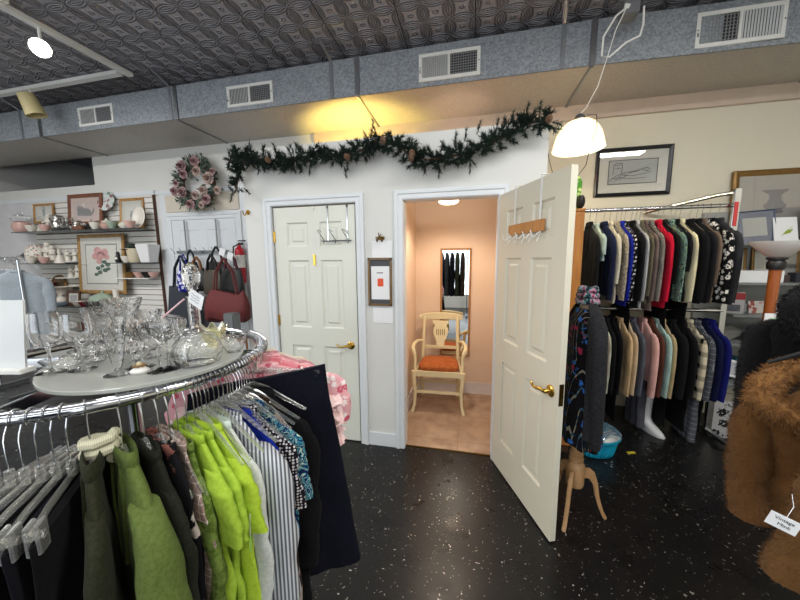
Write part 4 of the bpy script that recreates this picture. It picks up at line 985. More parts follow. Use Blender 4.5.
# ------------------------------------------------------------------ fur coats on a rack at the right
def fur_mat(name, a, b):
    m = N(name); v = m.coord()
    m.base(m.mix(m.noise(v, 14, 4, .7), a, b)); m.set(rough=1, spec=.08, sheen=.08); m.bump(m.noise(v, 230, 4, .8), .9, .006); return m.m
FURB = fur_mat('brown fur', '5C3D20', '835B32'); FURD = fur_mat('deep brown fur', '553A1E', '7C582E'); FURO = fur_mat('golden fur', '7A5C2B', 'A58343')
FURK = fur_mat('black fur', '0A0A0B', '17161A'); FURC = fur_mat('fox collar fur', '6A4625', '94693A')
def furry(g, rings, dens, ln, seed):
    """the lofted skin plus many fine hairs growing from it, in one mesh"""
    rnd = random.Random(seed); b = len(g.v); g.loft(rings); vs, fs = [], []
    n = len(rings[0])
    for i in range(len(rings)-1):
        for j in range(n):
            p, q, r, s = (Vector(rings[i][j]), Vector(rings[i][(j+1) % n]), Vector(rings[i+1][j]), Vector(rings[i+1][(j+1) % n]))
            nr = (q-p).cross(r-p); ar = nr.length
            if ar < 1e-9: continue
            c0 = sum((Vector(x) for x in rings[i]), Vector())/n
            nr.normalize()
            if nr.dot(p-c0) < 0: nr.negate()
            k = ar*dens; k = int(k)+(rnd.random() < k % 1)
            for _ in range(k):
                u, w = rnd.random(), rnd.random(); o = p.lerp(q, u).lerp(r.lerp(s, u), w)
                d = (nr + Vector((rnd.uniform(-.6, .6), rnd.uniform(-.6, .6), rnd.uniform(-1.2, .1)))).normalized()*ln*rnd.uniform(.5, 1.2)
                sd = d.cross(Vector((rnd.uniform(-1, 1), rnd.uniform(-1, 1), rnd.uniform(-1, 1)))).normalized()*ln*.07
                m0 = len(vs); vs += [o-sd, o+sd, o+d]; fs.append((m0, m0+1, m0+2))
    g.add(vs, fs); return g
def fur_coat(label, loc, rz, mat, collar_m, L, w, seed, sl=.52, th=.075, opening=.10, hairs=26000, ln=.014, lin='2A211C', arms=(1, -1), col=True, top=-.16, out=.0, cw=1):
    t = thing('fur_coat', label, 'fur coat', loc, rz, 'fur coats on the rack')
    dr_ = .14
    # two front-and-back halves leave the front open: build each half from the back centre to the front edge
    rows = 20; ns = 18
    for s_ in (1, -1):
        rings = []
        for i in range(rows+1):
            d = L*i/rows; q = min(1, d/dr_); hw = .06+(w/2-.06)*q**.8; ht = th*(.5+.5*q)*(1+.25*d/L)
            op = opening*(.3+1.0*d/L)
            outer, inner = [], []
            for j in range(ns+1):
                a = PI/2 - PI*j/ns      # back centre +90 .. front -90
                x = hw*math.copysign(abs(math.cos(a))**.7, math.cos(a)); y = ht*math.copysign(abs(math.sin(a))**.8, math.sin(a))
                if a < 0: x = max(x, op*min(1, -a/(PI/2)*1.2) if True else x)
                x += wob(x, y, d, seed+s_, 8)*.014; y += wob(x, y, d, seed-s_, 9)*.018
                outer.append((s_*x, y, top-d)); inner.append((s_*max(.0, x-.02*math.cos(a) if a > 0 else x-.004), y*.72, top-d+.004))
            rings.append(outer+list(reversed(inner)))
        furry(G(), rings, hairs*.5, ln, seed+s_).out('front_half', mat, t, smooth=80)
    rings = [[(x*(w*.40), y*th*.6-.0, top-.03-L*.96*i/6) for x, y in ((-1, -.2), (1, -.2), (1, .3), (-1, .3))] for i in range(7)]
    G().loft(rings).out('lining', plain('coat lining '+lin, lin, .6, var=.2, scale=20), t)
    for s_ in arms:
        rings = sleeve_rings(s_, w, dr_, sl, .062, .056, .06, top, out, -.03, seed, 18, 18, short=out > 0)
        furry(G(), rings, hairs, ln, seed+5*s_).out('sleeve', mat, t, smooth=80)
    if col:
        for s_ in (1, -1):
            g = G(); n = 12; P_ = [(s_*.02, th*.6, top+.03), (s_*.075*cw, th*.35, top+.035-.02*(cw-1)), (s_*.105*cw, -th*.3, top+.015-.06*(cw-1)), (s_*.115*cw, -th*.95, top-.03-.06*(cw-1)), (s_*.10*cw, -th*1.25, top-.09), (s_*.085, -th*1.25, top-.15)]
            gg = G().tube(P_, [.03, .036, .040, .042, .038, .022], n); rings = [gg.v[k*n:(k+1)*n] for k in range(len(P_))]
            furry(G(), rings, hairs*1.2, ln*1.5, seed+31+s_).out('collar', collar_m, t, smooth=80)
    return t
FC = Vector((1.65, 1.05)); FR = .50
fr = thing('round_garment_rack', 'chrome round rack of fur coats, mostly past the right edge of the photo', 'garment rack', (FC.x, FC.y, 0))
G().tube([(FR*math.cos(2*PI*i/64), FR*math.sin(2*PI*i/64), 1.45) for i in range(64)], .016, 12, close=True).out('ring', CHROME, fr)
G().tube([(0, 0, .04), (0, 0, 1.45)], .022, 12).out('post', CHROME, fr)
for a in (20, 110, 200, 290): G().tube([(0, 0, 1.43), (FR*math.cos(R(a)), FR*math.sin(R(a)), 1.43)], .010, 8).out('spoke', CHROME, fr); G().tube([(0, 0, .08), (.32*math.cos(R(a)), .32*math.sin(R(a)), .02)], .016, 8).out('leg', CHROME, fr)
def furat(a, label, hl, mat, cm, L, w, seed, **k):
    p = (FC.x+FR*math.cos(R(a)), FC.y+FR*math.sin(R(a)), 1.45)
    fur_coat(label, p, R(a-180), mat, cm, L, w, seed, **k)
    hanger(hl, p, R(a-180), 'hangers on the fur coat rack', w=.36, mat=BLACKP, neckz=-.13)
furat(158, 'brown fur coat with a fluffy fox collar and dark open front', 'black hanger holding the brown fur coat with the fox collar', FURB, FURC, .50, .40, 11, sl=.40, opening=.085, top=-.275, cw=1.75)
furat(187, 'deep brown fur coat with a white paper tag pinned to it', 'black hanger holding the deep brown fur coat with the paper tag', FURD, FURD, .52, .40, 12, sl=.42, opening=.06, out=.09)
furat(196, 'golden fur coat nearest the camera on the round fur rack', 'black hanger holding the golden fur coat', FURO, FURO, .66, .42, 13, sl=.52, hairs=20000)
furat(124, 'long black fur coat with its shoulder showing above the fox collar', 'black hanger holding the long black fur coat', FURK, FURK, .85, .42, 14, sl=.52, top=-.03, opening=.05, lin='0C0C0E')
furat(108, 'second black fur coat, further from the fox-collared coat than the first', 'black hanger holding the second black fur coat', FURK, FURK, .9, .42, 15, sl=.52, top=-.02, opening=.04, lin='0C0C0E', hairs=12000)
def text(body, size, mat, parent, loc, rot, name='lettering'):
    cu = bpy.data.curves.new(name, 'FONT'); cu.body = body; cu.size = size; cu.extrude = .0003; cu.align_x = 'CENTER'; cu.align_y = 'CENTER'
    o = bpy.data.objects.new(name, cu); COL.objects.link(o); dg = bpy.context.evaluated_depsgraph_get()
    me = bpy.data.meshes.new_from_object(o.evaluated_get(dg)); bpy.data.objects.remove(o)
    me.materials.clear(); me.materials.append(mat); o = bpy.data.objects.new(name, me); COL.objects.link(o); o.parent = parent; o.location = loc; o.rotation_euler = rot; return o
tgp = at(783, 523, Y=.80)
tg = thing('price_tag', 'white paper tag with handwriting pinned on the deep brown fur coat', 'tag', tgp, rot=(0, R(14), R(-25)))
G().box(-.024, .024, -.001, 0, -.017, .017).out('paper', PAPER, tg)
text('Vintage', .0105, BLACKP, tg, (0, -.0012, .007), (PI/2, 0, 0)); text('Mink', .0105, BLACKP, tg, (0.003, -.0012, -.006), (PI/2, 0, 0))
G().tube([(0, 0, .017), (.006, .015, .04), (.0, .03, .06)], .0005, 5).out('string', PAPER, tg)

# ------------------------------------------------------------------ garland and wreath
PINE = fab('pine needle green', '1B2621', '2A372F', 'tweed', .05, .8); PINE2 = fab('grey green leaf', '56665F', '6D7C72', 'tweed', .1, .8)
def needles(g, p, d, n, ln, rnd, spread=.9, wd=.0035):
    vs, fs = [], []
    for _ in range(n):
        u = Vector((rnd.uniform(-1, 1), rnd.uniform(-1, 1), rnd.uniform(-1, 1)))*spread
        q = (d+u).normalized()*ln*rnd.uniform(.6, 1.15); s = q.cross(Vector((rnd.uniform(-1, 1), rnd.uniform(-1, 1), rnd.uniform(-1, 1)))).normalized()*wd
        b = len(vs); o = p+d*rnd.uniform(0, ln); vs += [o-s, o+s, o+q+s*.2, o+q-s*.2]; fs.append((b, b+1, b+2, b+3))
    g.add(vs, fs)
rnd = random.Random(5)
gp = [at(x, y, Y=D-.09) for x, y in ((229, 162), (243, 156), (262, 160), (285, 162), (305, 158), (325, 154), (345, 158), (362, 150), (378, 140), (395, 143), (410, 155), (428, 160), (448, 157), (470, 152), (492, 143), (512, 131), (532, 122), (551, 120))]
gt = [at(x, y, Y=D-.09) for x, y in ((247, 158), (240, 170), (237, 183), (236, 190))]
ga = thing('pine_garland', 'dark green pine garland with cones draped along the top of the white partition', 'garland', gp[9])
o0 = gp[9]; g = G(); st = G()
def run(pts, dens, ln, sp):
    for i in range(len(pts)-1):
        a, b = pts[i]-o0, pts[i+1]-o0; L_ = (b-a).length; k = max(2, int(L_*dens))
        for j in range(k):
            p = a.lerp(b, (j+rnd.random())/k) + Vector((0, rnd.uniform(-.03, .03), rnd.uniform(-.035, .035)))
            d = Vector((rnd.uniform(-1, 1), rnd.uniform(-.55, .02), rnd.uniform(-1, 1))).normalized()
            l2 = ln*rnd.uniform(.5, 1.1)
            for m_ in range(4): needles(g, p+d*l2*m_/4, d, 12, .036, rnd, .95, .0026)
    st.tube([p-o0 for p in pts], .008, 6)
run(gp, 210, .058, 0); run(gt, 150, .048, 0)
for x, y, dx, dz in ((470, 165, .0, -1), (439, 170, .0, -1), (345, 170, .2, -1), (310, 168, -.1, -1), (374, 128, -.15, 1), (512, 120, .2, 1), (497, 128, .1, 1), (455, 140, .2, 1), (465, 138, .2, 1), (275, 150, -.2, 1), (296, 150, .1, 1), (527, 112, .15, 1), (552, 128, 1, -.3), (232, 195, -.3, -1), (246, 190, .7, -.6), (478, 130, .3, 1)):
    p = at(x, y, Y=D-.06)-o0; d = Vector((dx, -.1, dz)).normalized()
    for m_ in range(4): needles(g, p-d*.03+d*.018*m_, d, 14, .028, rnd, .8, .0024)
g.out('foliage', PINE, ga, smooth=180); st.out('stem', DARKW, ga)
CONE = plain('pine cone brown', '7A5B45', .7, var=.3, scale=60)
def cone(parent, p, r):
    g = G()
    for k in range(7):
        z = -r+2*r*k/6; rr_ = r*.75*math.sin(PI*(k+.7)/7.6)
        for j in range(8):
            a = 2*PI*(j+.5*(k % 2))/8; g.sphere((rr_*math.cos(a), rr_*math.sin(a), z), r*.22, 6, 4, T(*p) @ Rx(1.1), (1, 1, .5))
    g.out('pine_cone', CONE, parent)
for x, y in ((347, 157), (412, 153), (411, 158), (383, 140), (549, 119), (268, 160)): cone(ga, at(x, y, Y=D-.17)-o0, .024)
wc = at(198, 184, Y=B-.08)
wr = thing('wreath', 'wreath of dusty pink roses and grey-green leaves hung above the old white door', 'wreath', wc)
g = G(); st = G().tube([(.24*math.cos(2*PI*i/24), 0, .24*math.sin(2*PI*i/24)) for i in range(24)], .028, 8, close=True); st.out('base_ring', DARKW, wr)
for k in range(340):
    a = rnd.uniform(0, 2*PI); r_ = .24+rnd.gauss(0, .055); p = Vector((r_*math.cos(a), -.03+rnd.uniform(-.04, .03), r_*math.sin(a)))
    d = Vector((math.cos(a)*rnd.uniform(-1, 1.6), rnd.uniform(-.9, 0), math.sin(a)*rnd.uniform(-1, 1.6))).normalized()
    s_ = d.cross(Vector((0, 1, .3))).normalized()*.016; l_ = rnd.uniform(.05, .085)
    g.add([p, p+d*l_*.4+s_, p+d*l_, p+d*l_*.4-s_], [(0, 1, 2, 3)])
g.out('leaves', fab('wreath leaf green', '3E4A42', '5E6B60', 'tweed', .15, .8), wr, smooth=180)
g = G()
for k in range(160):
    a = rnd.uniform(0, 2*PI); r_ = .26; p = Vector((r_*math.cos(a), -.03, r_*math.sin(a))); d = Vector((math.cos(a)+rnd.uniform(-.5, .5), rnd.uniform(-.5, 0), math.sin(a)+rnd.uniform(-.5, .5))).normalized()
    needles(g, p, d, 5, .07, rnd, .35, .002)
g.out('sprigs', PINE, wr, smooth=180)
ROSE = fab('dusty rose petals', 'A07C7E', 'B39493', 'tweed', .12, .8); ROSE2 = fab('pale rose petals', 'B29A92', 'C2ACA3', 'tweed', .12, .8)
def rose(parent, p, r, mat, rn):
    g = G()
    for k, (n, rr_, op) in enumerate(((3, .28, .15), (5, .55, .35), (6, .8, .65), (7, 1.0, 1.0))):
        for j in range(n):
            a = 2*PI*(j+.5*k)/n+rn; vs = []
            for u in range(4):
                q = u/3; w_ = r*rr_*.62*math.sin(PI*(.25+.6*q)); rad = r*rr_*(.25+.75*q*(.5+.5*op)); yy = -r*(1.05-.3*k*.9)*q**.8 + (r*.25*op*q*q)
                for s_ in (-1, 0, 1): vs.append((rad*math.cos(a)-s_*w_*math.sin(a), yy+abs(s_)*r*.06, rad*math.sin(a)+s_*w_*math.cos(a)))
            g.add(vs, [(3*u+s, 3*u+s+1, 3*u+s+4, 3*u+s+3) for u in range(3) for s in range(2)], T(*p))
    g.out('rose', mat, parent, smooth=80)
for x, y, r_ in ((194, 161, .052), (181, 166, .055), (196, 171, .05), (183, 174, .045), (208, 178, .062), (203, 190, .05), (182, 192, .052), (174, 191, .045), (195, 195, .045), (206, 199, .05), (190, 204, .052), (217, 190, .04), (176, 183, .035), (201, 205, .035), (212, 171, .035)):
    rose(wr, tuple(at(x, y, Y=B-.15)-wc), r_*1.3, ROSE if rnd.random() < .6 else ROSE2, x)

# ------------------------------------------------------------------ round clothes rack in the foreground
CX, CY, RR, RZ = -1.23, .87, .457, 1.235
rk = thing('round_clothes_rack', 'chrome round clothes rack in the foreground under the glassware', 'clothes rack', (CX, CY, 0))
G().tube([(RR*math.cos(2*PI*i/96), RR*math.sin(2*PI*i/96), RZ) for i in range(96)], .0165, 16, close=True).out('ring', CHROME, rk)
G().tube([(0, 0, .04), (0, 0, RZ)], .022, 14).out('post', CHROME, rk)
for a in (-70, 20, 110, 200):
    c, s_ = math.cos(R(a)), math.sin(R(a))
    g = G(); g.box(.0, RR-.012, -.004, .004, -.018, .014, T(0, 0, RZ) @ Rz(R(a))); g.out('spoke', CHROME, rk, bev=.002)
    g = G(); g.tube([(0, 0, .10), (.36*c, .36*s_, .05)], .015, 10); g.out('leg', CHROME, rk); G().sphere((.36*c, .36*s_, .027), .026).out('caster', BLACKP, rk)
gr = 'clothes on the round rack'; gh = 'hangers on the round rack'
def rp(a, z=RZ, r=RR): return (CX+r*math.cos(R(a)), CY+r*math.sin(R(a)), z)
WG = 1/(RR+.02)*.95
def ring_garment(a, name, label, cat, mat, hl=None, hk='shoulder', **k):
    k.setdefault('neck', .075); k['w'] = k.get('w', .42)*.87; k.setdefault('th', .015); k.setdefault('wedge', WG); k.setdefault('res', 1.7); k.setdefault('top', -.135); k.setdefault('drop', .115); k.setdefault('fold', .35)
    front = k.pop('front', -1); tw = R(k.pop('tw', 0))
    garment(name, label, cat, mat, rp(a), R(a)+tw, gr, front=front, **k)
    hanger(hl or 'clear hanger carrying the '+label.split(' on the ')[0], rp(a), R(a)+tw, gh, w=.33, drop=.11, neckz=k['top']+.002)
def ring_trousers(a, label, mat, hl, **k):
    k.setdefault('wedge', WG); k.setdefault('res', 1.5)
    trousers('trousers', label, mat, rp(a), R(a), gr, **k)
    hanger(hl, rp(a), R(a), gh, w=k['w']*.98, kind='clip', neckz=k.get('top', -.19)+.065, tk=.006)
BTR = [fab('black trouser cloth', '0C0C10'), fab('ink trouser cloth', '0E0E16', '121219', 'tweed', 1), fab('jet trouser cloth', '0A0A0B', '101012', 'tweed', .7)]
for i, (a, lb) in enumerate([(-69, 'black trousers clipped at the left end of the round rack'), (-65.5, 'second pair of black trousers from the left on the round rack'), (-62, 'third pair of black trousers from the left on the round rack'), (-58.5, 'ink black trousers, fourth pair from the left on the round rack'), (-55, 'jet black trousers, fifth pair from the left on the round rack'), (-51.5, 'jet black trousers right before the olive jacket')]):
    ring_trousers(a, lb, BTR[i % 3], 'clear clip hanger of the '+lb.replace(' on the round rack', ''), w=.36, L=.95, th=.011, seed=i, tilt=-.04, top=-.20)
OLIVE = fab('olive green jersey', '53622E', '5E6C38', 'tweed', .6); DOL = fab('dark olive cloth', '25271B', '2F3122', 'tweed', .7)
ring_garment(-46.5, 'jacket', 'dark olive jacket behind the olive green one on the round rack', 'jacket', DOL, kind='jacket', L=.75, seed=61, tw=11, sl=.58, w=.38, th=.02)
ring_garment(-39, 'cardigan', 'olive green long-sleeved cardigan on the round rack', 'cardigan', OLIVE, kind='jacket', L=.74, seed=62, tw=14, sl=.60, w=.47, th=.022, sr=(.055, .045), sth=.032, out=.03)
ring_garment(-33.5, 'top', 'blackish olive top next to the olive green cardigan', 'top', fab('blackish olive', '1A1C15', '22241B', 'tweed', .7), kind='blouse', L=.70, seed=63, tw=12, sl=.56, w=.40)
ring_garment(-29.5, 'dress', 'black dress with pale flowers on the round rack', 'dress', fab('black flower print', '101014', 'B9AFA6', 'floral', .62, c='7B4E45'), kind='dress', L=.95, seed=64, tw=9, sl=0, w=.40, trim=fab('white piping', 'D8D6D0'))
ring_garment(-26.5, 'blouse', 'brown and white checked blouse squeezed beside the lime shirts', 'blouse', fab('brown check', '8E7A70', 'D6CCC4', 'check', 2), kind='blouse', L=.52, seed=65, tw=6, sl=.36, w=.30, th=.010)
LIME = fab('lime green jersey', '92B036', '9EBC40', 'tweed', .5); LIME2 = fab('bright lime jersey', '9CB832', 'A8C43C', 'tweed', .5); LACE = fab('olive lace', '46591F', '6B7F3C', 'tweed', .25)
ring_garment(-24.0, 'top', 'olive lace long top beside the lime shirts', 'top', LACE, kind='blouse', L=.85, seed=66, sl=.62, w=.36, th=.016, sr=(.04, .045), top=-.15)
ring_garment(-21.0, 'shirt', 'lime green short-sleeved shirt, the one beside the olive lace top', 'shirt', LIME, kind='tee', L=.64, seed=67, sl=.17, w=.41, th=.016, sr=(.05, .062), out=.012, top=-.14)
ring_garment(-18.4, 'shirt', 'lime green short-sleeved shirt in the middle of the three', 'shirt', LIME, kind='tee', L=.60, seed=68, sl=.17, w=.41, th=.014, sr=(.05, .062), out=.012, top=-.14)
ring_garment(-15.6, 'shirt', 'bright lime short-sleeved shirt beside the white blouse', 'shirt', LIME2, kind='tee', L=.56, seed=69, sl=.18, w=.43, th=.018, sr=(.05, .065), out=.012, top=-.13)
ring_garment(-12.6, 'blouse', 'white long-sleeved blouse on the round rack', 'blouse', fab('white blouse cloth', 'BFC3BE', 'CDD0CB', 'tweed', .5), kind='blouse', L=.80, seed=70, sl=.60, w=.40, th=.016, collar_mat=fab('pale mint rib', 'C8D6CE'), sr=(.045, .04))
ring_garment(-8.6, 'shirt', 'grey and white striped long-sleeved shirt on the round rack', 'shirt', fab('grey stripe', '5F656F', 'C6C8CC', 'stripe', .72), kind='blouse', L=.74, seed=71, sl=.62, w=.49, th=.024, sr=(.062, .05), sth=.03)
ring_garment(-4.4, 'dress', 'royal blue dress on the round rack', 'dress', fab('royal blue cloth', '10247E', '162C90', 'tweed', .5), kind='dress', L=.92, seed=72, sl=0, w=.42, th=.016)
ring_garment(-1.6, 'blouse', 'black and white dotted blouse on the round rack', 'blouse', fab('dotted cloth', '17161E', 'C9C5C8', 'dots', 1.0), kind='tee', L=.55, seed=73, sl=.24, w=.41, th=.016, sr=(.055, .06), out=.02)
ring_garment(2.4, 'blouse', 'blue and turquoise paisley blouse on the round rack', 'blouse', fab('blue paisley', '14244E', '3C93A8', 'paisley', 1.1, c='B9C7B0'), kind='tee', L=.50, seed=74, sl=.24, w=.42, th=.017, sr=(.055, .06), out=.02)
ring_garment(5.6, 'dress', 'brown and white animal print dress on the round rack', 'dress', fab('animal print', '2A1E18', 'B3A498', 'animal', .7, c='5A4234'), kind='dress', L=.95, seed=75, sl=0, w=.38, th=.014)
ring_garment(9.6, 'cardigan', 'black long cardigan beside the navy trousers on the round rack', 'cardigan', fab('black knit', '0D0D0F', '151517', 'tweed', .6), kind='jacket', L=.86, seed=76, sl=.60, w=.42, th=.02)
ring_trousers(17, 'navy black wide-leg trousers clipped to the round rack', fab('navy black suiting', '0C0E18', '10121E', 'tweed', .6), 'clear clip hanger of the navy black wide-leg trousers', w=.52, L=.88, th=.020, seed=9, flare=1.45, top=-.10, tilt=.20)
PINKR = fab('pink ruffle cloth', 'D9969C', 'E8B7B8', 'tweed', .3); PINKS = fab('coral pink cloth', 'C86A72', 'D67F84', 'tweed', .4); PINKW = fab('pink and white print', 'E0A6AC', 'F0E4E2', 'floral', 2.2, c='C4576B')
def ruffles(parent, w, L, top, mat, th, seed):
    g = G(); rnd = random.Random(seed)
    for k in range(9):
        z = top-.05-L*k/9
        for s_ in (1, -1):
            n = 26; ra, rb = [], []
            for i in range(n+1):
                x = (i/n-.5)*w*(1.02 if k > 1 else .5+.25*k); f = .014*math.sin(i*1.9+k*2+seed)
                sc_w = max(.3, 1+x*WG)
                ra.append((x, s_*(th*.9)*sc_w, z)); rb.append((x*1.05, s_*(th*1.1+.018+f)*sc_w, z-L*.13))
            g.add(ra+rb, [(i, i+1, n+2+i, n+1+i) for i in range(n)])
        g.add([(w/2*.98, 0, z), (w/2*1.02, -.02, z-.02), (w/2*1.12, .0+.02*math.sin(k*2.1), z-L*.12), (w/2*1.02, .02, z-.02)], [(0, 1, 2, 3)])
    g.out('ruffle', mat, parent, smooth=180)
def pink(a, name, lb, mat, L, seed, ruf=False, sl=.25, w=.42, th=.017):
    t = garment(name, lb, 'blouse', mat, rp(a), R(a), gr, w=w, th=th, wedge=WG, res=1.4, top=-.065, drop=.085, L=L, sl=sl, kind='blouse', seed=seed, sr=(.05, .05))
    if ruf: ruffles(t, w, L, -.065-.03, fab('pale pink ruffle', 'E5B9B6', 'F0D6D2', 'tweed', .3), th, seed)
    hanger('clear hanger carrying the '+lb.split(' on the ')[0], rp(a), R(a), gh, w=.37, neckz=-.062, drop=.08)
pink(24.5, 'blouse', 'pink ruffled blouse sticking out past the navy trousers', PINKW, .27, 21, True, sl=.2, w=.60)
pink(29.5, 'blouse', 'coral pink blouse behind the pink ruffled one', PINKS, .55, 22, sl=.45)
pink(34, 'blouse', 'pink and white printed blouse behind the coral one', fab('pink white print', 'D98C98', 'F2E6E4', 'floral', 2.6, c='B83E58'), .52, 23, sl=.35)
pink(39, 'blouse', 'pale rose ruffled blouse at the far bend of the round rack', PINKR, .50, 24, True, sl=.40)
pink(44, 'blouse', 'dusky pink blouse at the far bend of the round rack', fab('dusky pink cloth', 'B9828A', 'C9979C', 'tweed', .4), .55, 25, sl=.45)
pink(50, 'blouse', 'cream blouse next to the dusky pink one at the far bend', fab('cream blouse cloth', 'CFC4B2', 'DAD0C0', 'tweed', .4), .52, 26, sl=.4)
for i, a in enumerate([4, 7.5, 13, 27, 32, 36.5, 41.5, 47, 53, 56, 59, 62]):
    hanger('spare clear hanger on the round rack', rp(a), R(a+random.uniform(-3, 3)), 'spare hangers on the round rack', w=.38, neckz=-.11)
for i, a in enumerate([-10.6, -6.5, -3, .5, -13.9, -17]):
    hanger('spare clear hanger between the shirts', rp(a), R(a+random.uniform(-3, 3)), 'spare hangers between the shirts', w=.40, neckz=-.105)
# cream cloth twisted round the hanger of the dark olive jacket
o = G().tube([(.035*math.cos(t_*.9), .03*math.sin(t_*.9), .004*t_-.03) for t_ in range(16)], .013, 8).out('cloth_twist', fab('cream rib cloth', 'B9B79C', 'D2CFB6', 'stripe', 2), loc=Vector(rp(-45, RZ-.115, RR-.02))); tag(o, 'cream cloth twisted around the hanger neck above the dark olive jacket', 'cloth')
pt = thing('swing_tag', 'lime paper swing tag hanging from the lime shirts', 'tag', (rp(-17.5, RZ-.40, RR+.22)), R(-60))
G().disc((0, -.03), .020, .024, .0015).out('tag_paper', plain('lime paper', '9ACB4A', .6), pt); G().tube([(0, 0, -.008), (0, .004, .06)], .001, 5).out('tag_string', WHITEP, pt)

# ------------------------------------------------------------------ oval glass top and its glassware
GZ = RZ+.030
cx, cy, ea, eb, eph = -1.075, .845, .315, .275, R(-35)
gt_ = thing('glass_display_top', 'oval sheet glass display top resting on the round clothes rack', 'display top', (cx, cy, GZ))
m_ = N('greenish plate glass'); m_.base((.55, .57, .53)); m_.set(rough=.10, spec=.6)
tr = m_.n('ShaderNodeBsdfTransparent'); tr.inputs[0].default_value = (.86, .88, .85, 1); mx = m_.n('ShaderNodeMixShader'); mx.inputs[0].default_value = .55
m_.l(tr.outputs[0], mx.inputs[1]); m_.l(m_.b.outputs[0], mx.inputs[2]); m_.l(mx.outputs[0], m_.o.inputs[0])
def oval(k, z): return [(ea*k*math.copysign(abs(math.cos(t))**.9, math.cos(t))*math.cos(eph)-eb*k*math.copysign(abs(math.sin(t))**.9, math.sin(t))*math.sin(eph), ea*k*math.copysign(abs(math.cos(t))**.9, math.cos(t))*math.sin(eph)+eb*k*math.copysign(abs(math.sin(t))**.9, math.sin(t))*math.cos(eph), z) for t in [2*PI*j/72 for j in range(72)]]
G().loft([oval(.99, -.012), oval(1, -.010), oval(1, -.002), oval(.99, 0)]).out('plate', m_.m, gt_, smooth=30)
for a in (20, 110, 200, -70): G().lathe([(.02, -.024), (.02, -.012)], 12, T(CX-cx+.2*math.cos(R(a)), CY-cy+.2*math.sin(R(a)), 0)).out('pad', CHROME, gt_)
def cup(prof, t=.0018):   # outer profile (r,z) bottom to rim, closed with an inner wall
    return prof + [(max(.001, r-t), z) for r, z in reversed(prof)]
def glassware(name, label, px, py, parts, mat=GLASS, group=None, s=1, Z=None, n=28):
    p = at(px, py, Z=GZ+.001)
    t = thing(name, label, 'glass', p, random.uniform(0, 3), group)
    for nm, prof in parts: G().lathe([(r*s, z*s) for r, z in prof], n, cap0=True, cap1=nm != 'bowl').out(nm, mat, t, smooth=50)
    return t
def goblet(h, rb, hb, foot=.034):
    st = h-hb
    bowl = [(.004, st), (rb*.55, st+hb*.08), (rb*.86, st+hb*.25), (rb, st+hb*.5), (rb*.97, st+hb*.75), (rb*.88, h)]
    return [('foot', [(foot, 0), (foot, .002), (.012, .006), (.005, .014)]), ('stem', [(.0045, .012), (.0035, st*.5), (.0045, st-.004), (.007, st+.004)]), ('bowl', cup(bowl))]
glassware('wine_goblet', 'large clear wine goblet at the edge of the glass top, beside the white sign', 52, 372, goblet(.180, .036, .108))
glassware('wine_goblet', 'large clear wine goblet, second from the white sign', 83, 369, goblet(.172, .035, .104))
flute = [('foot', [(.034, 0), (.034, .003), (.014, .010), (.007, .018)]), ('bowl', cup([(.006, .016), (.012, .03), (.019, .07), (.025, .12), (.031, .16)]))]
glassware('flute_vase', 'tall crystal flute standing before the other glasses', 119, 374, flute, CRYST, s=1.02)
def coupe(h, rb, hb): 
    st = h-hb
    return [('foot', [(.032, 0), (.032, .002), (.01, .006), (.005, .012)]), ('stem', [(.004, .01), (.0032, st*.5), (.0042, st)]), ('bowl', cup([(.004, st), (rb*.5, st+hb*.15), (rb*.85, st+hb*.45), (rb, st+hb*.8), (rb*.97, h)]))]
for i, (x, y, h, rb, lb) in enumerate([(134, 369, .135, .042, 'clear stemmed cocktail glass right beside the tall crystal flute'), (143, 367, .145, .040, 'clear stemmed glass behind the first cocktail glass'), (160, 371, .135, .043, 'clear stemmed cocktail glass in front of the silver-rimmed tray'), (169, 369, .150, .045, 'tallest stemmed cocktail glass, before the decanter'), (150, 357, .14, .04, 'clear stemmed glass behind the cocktail glasses'), (176, 357, .13, .04, 'clear stemmed glass just behind the decanter\'s edge')]):
    glassware('cocktail_glass', lb, x, y, coupe(h, rb, .062), CRYST if i % 2 else GLASS, 'stemmed cocktail glasses')
vase = [('bowl', cup([(.028, .004), (.034, .0), (.030, .02), (.024, .05), (.027, .09), (.040, .14), (.055, .18), (.058, .195)], .003))]
glassware('crystal_vase', 'cut crystal vase with flared rim behind the stemmed glasses', 128, 352, vase, CRYST)
glassware('crystal_vase', 'shorter cut crystal vase behind the tall crystal flute', 104, 353, vase, CRYST, s=.85)
glassware('crystal_vase', 'small cut crystal vase beside the decanter', 152, 349, vase, CRYST, s=.75)
bowlp = [('bowl', cup([(.03, 0), (.035, .004), (.055, .02), (.075, .05), (.085, .065)], .003))]
glassware('crystal_bowl', 'low crystal bowl between the two wine goblets', 66, 371, bowlp, CRYST, s=.62)
glassware('crystal_bowl', 'wide crystal bowl behind the tall crystal flute', 95, 362, bowlp, CRYST, s=.7)
glassware('crystal_bowl', 'crystal bowl behind the white flower ornament', 136, 361, bowlp, CRYST, s=.6)
glassware('tumbler', 'clear tumbler beside the shorter crystal vase', 88, 358, [('bowl', cup([(.028, 0), (.030, .004), (.034, .08)]))], CRYST)
glassware('tumbler', 'clear tumbler in front of the decanter', 180, 366, [('bowl', cup([(.022, 0), (.024, .004), (.030, .055)]))], CRYST)
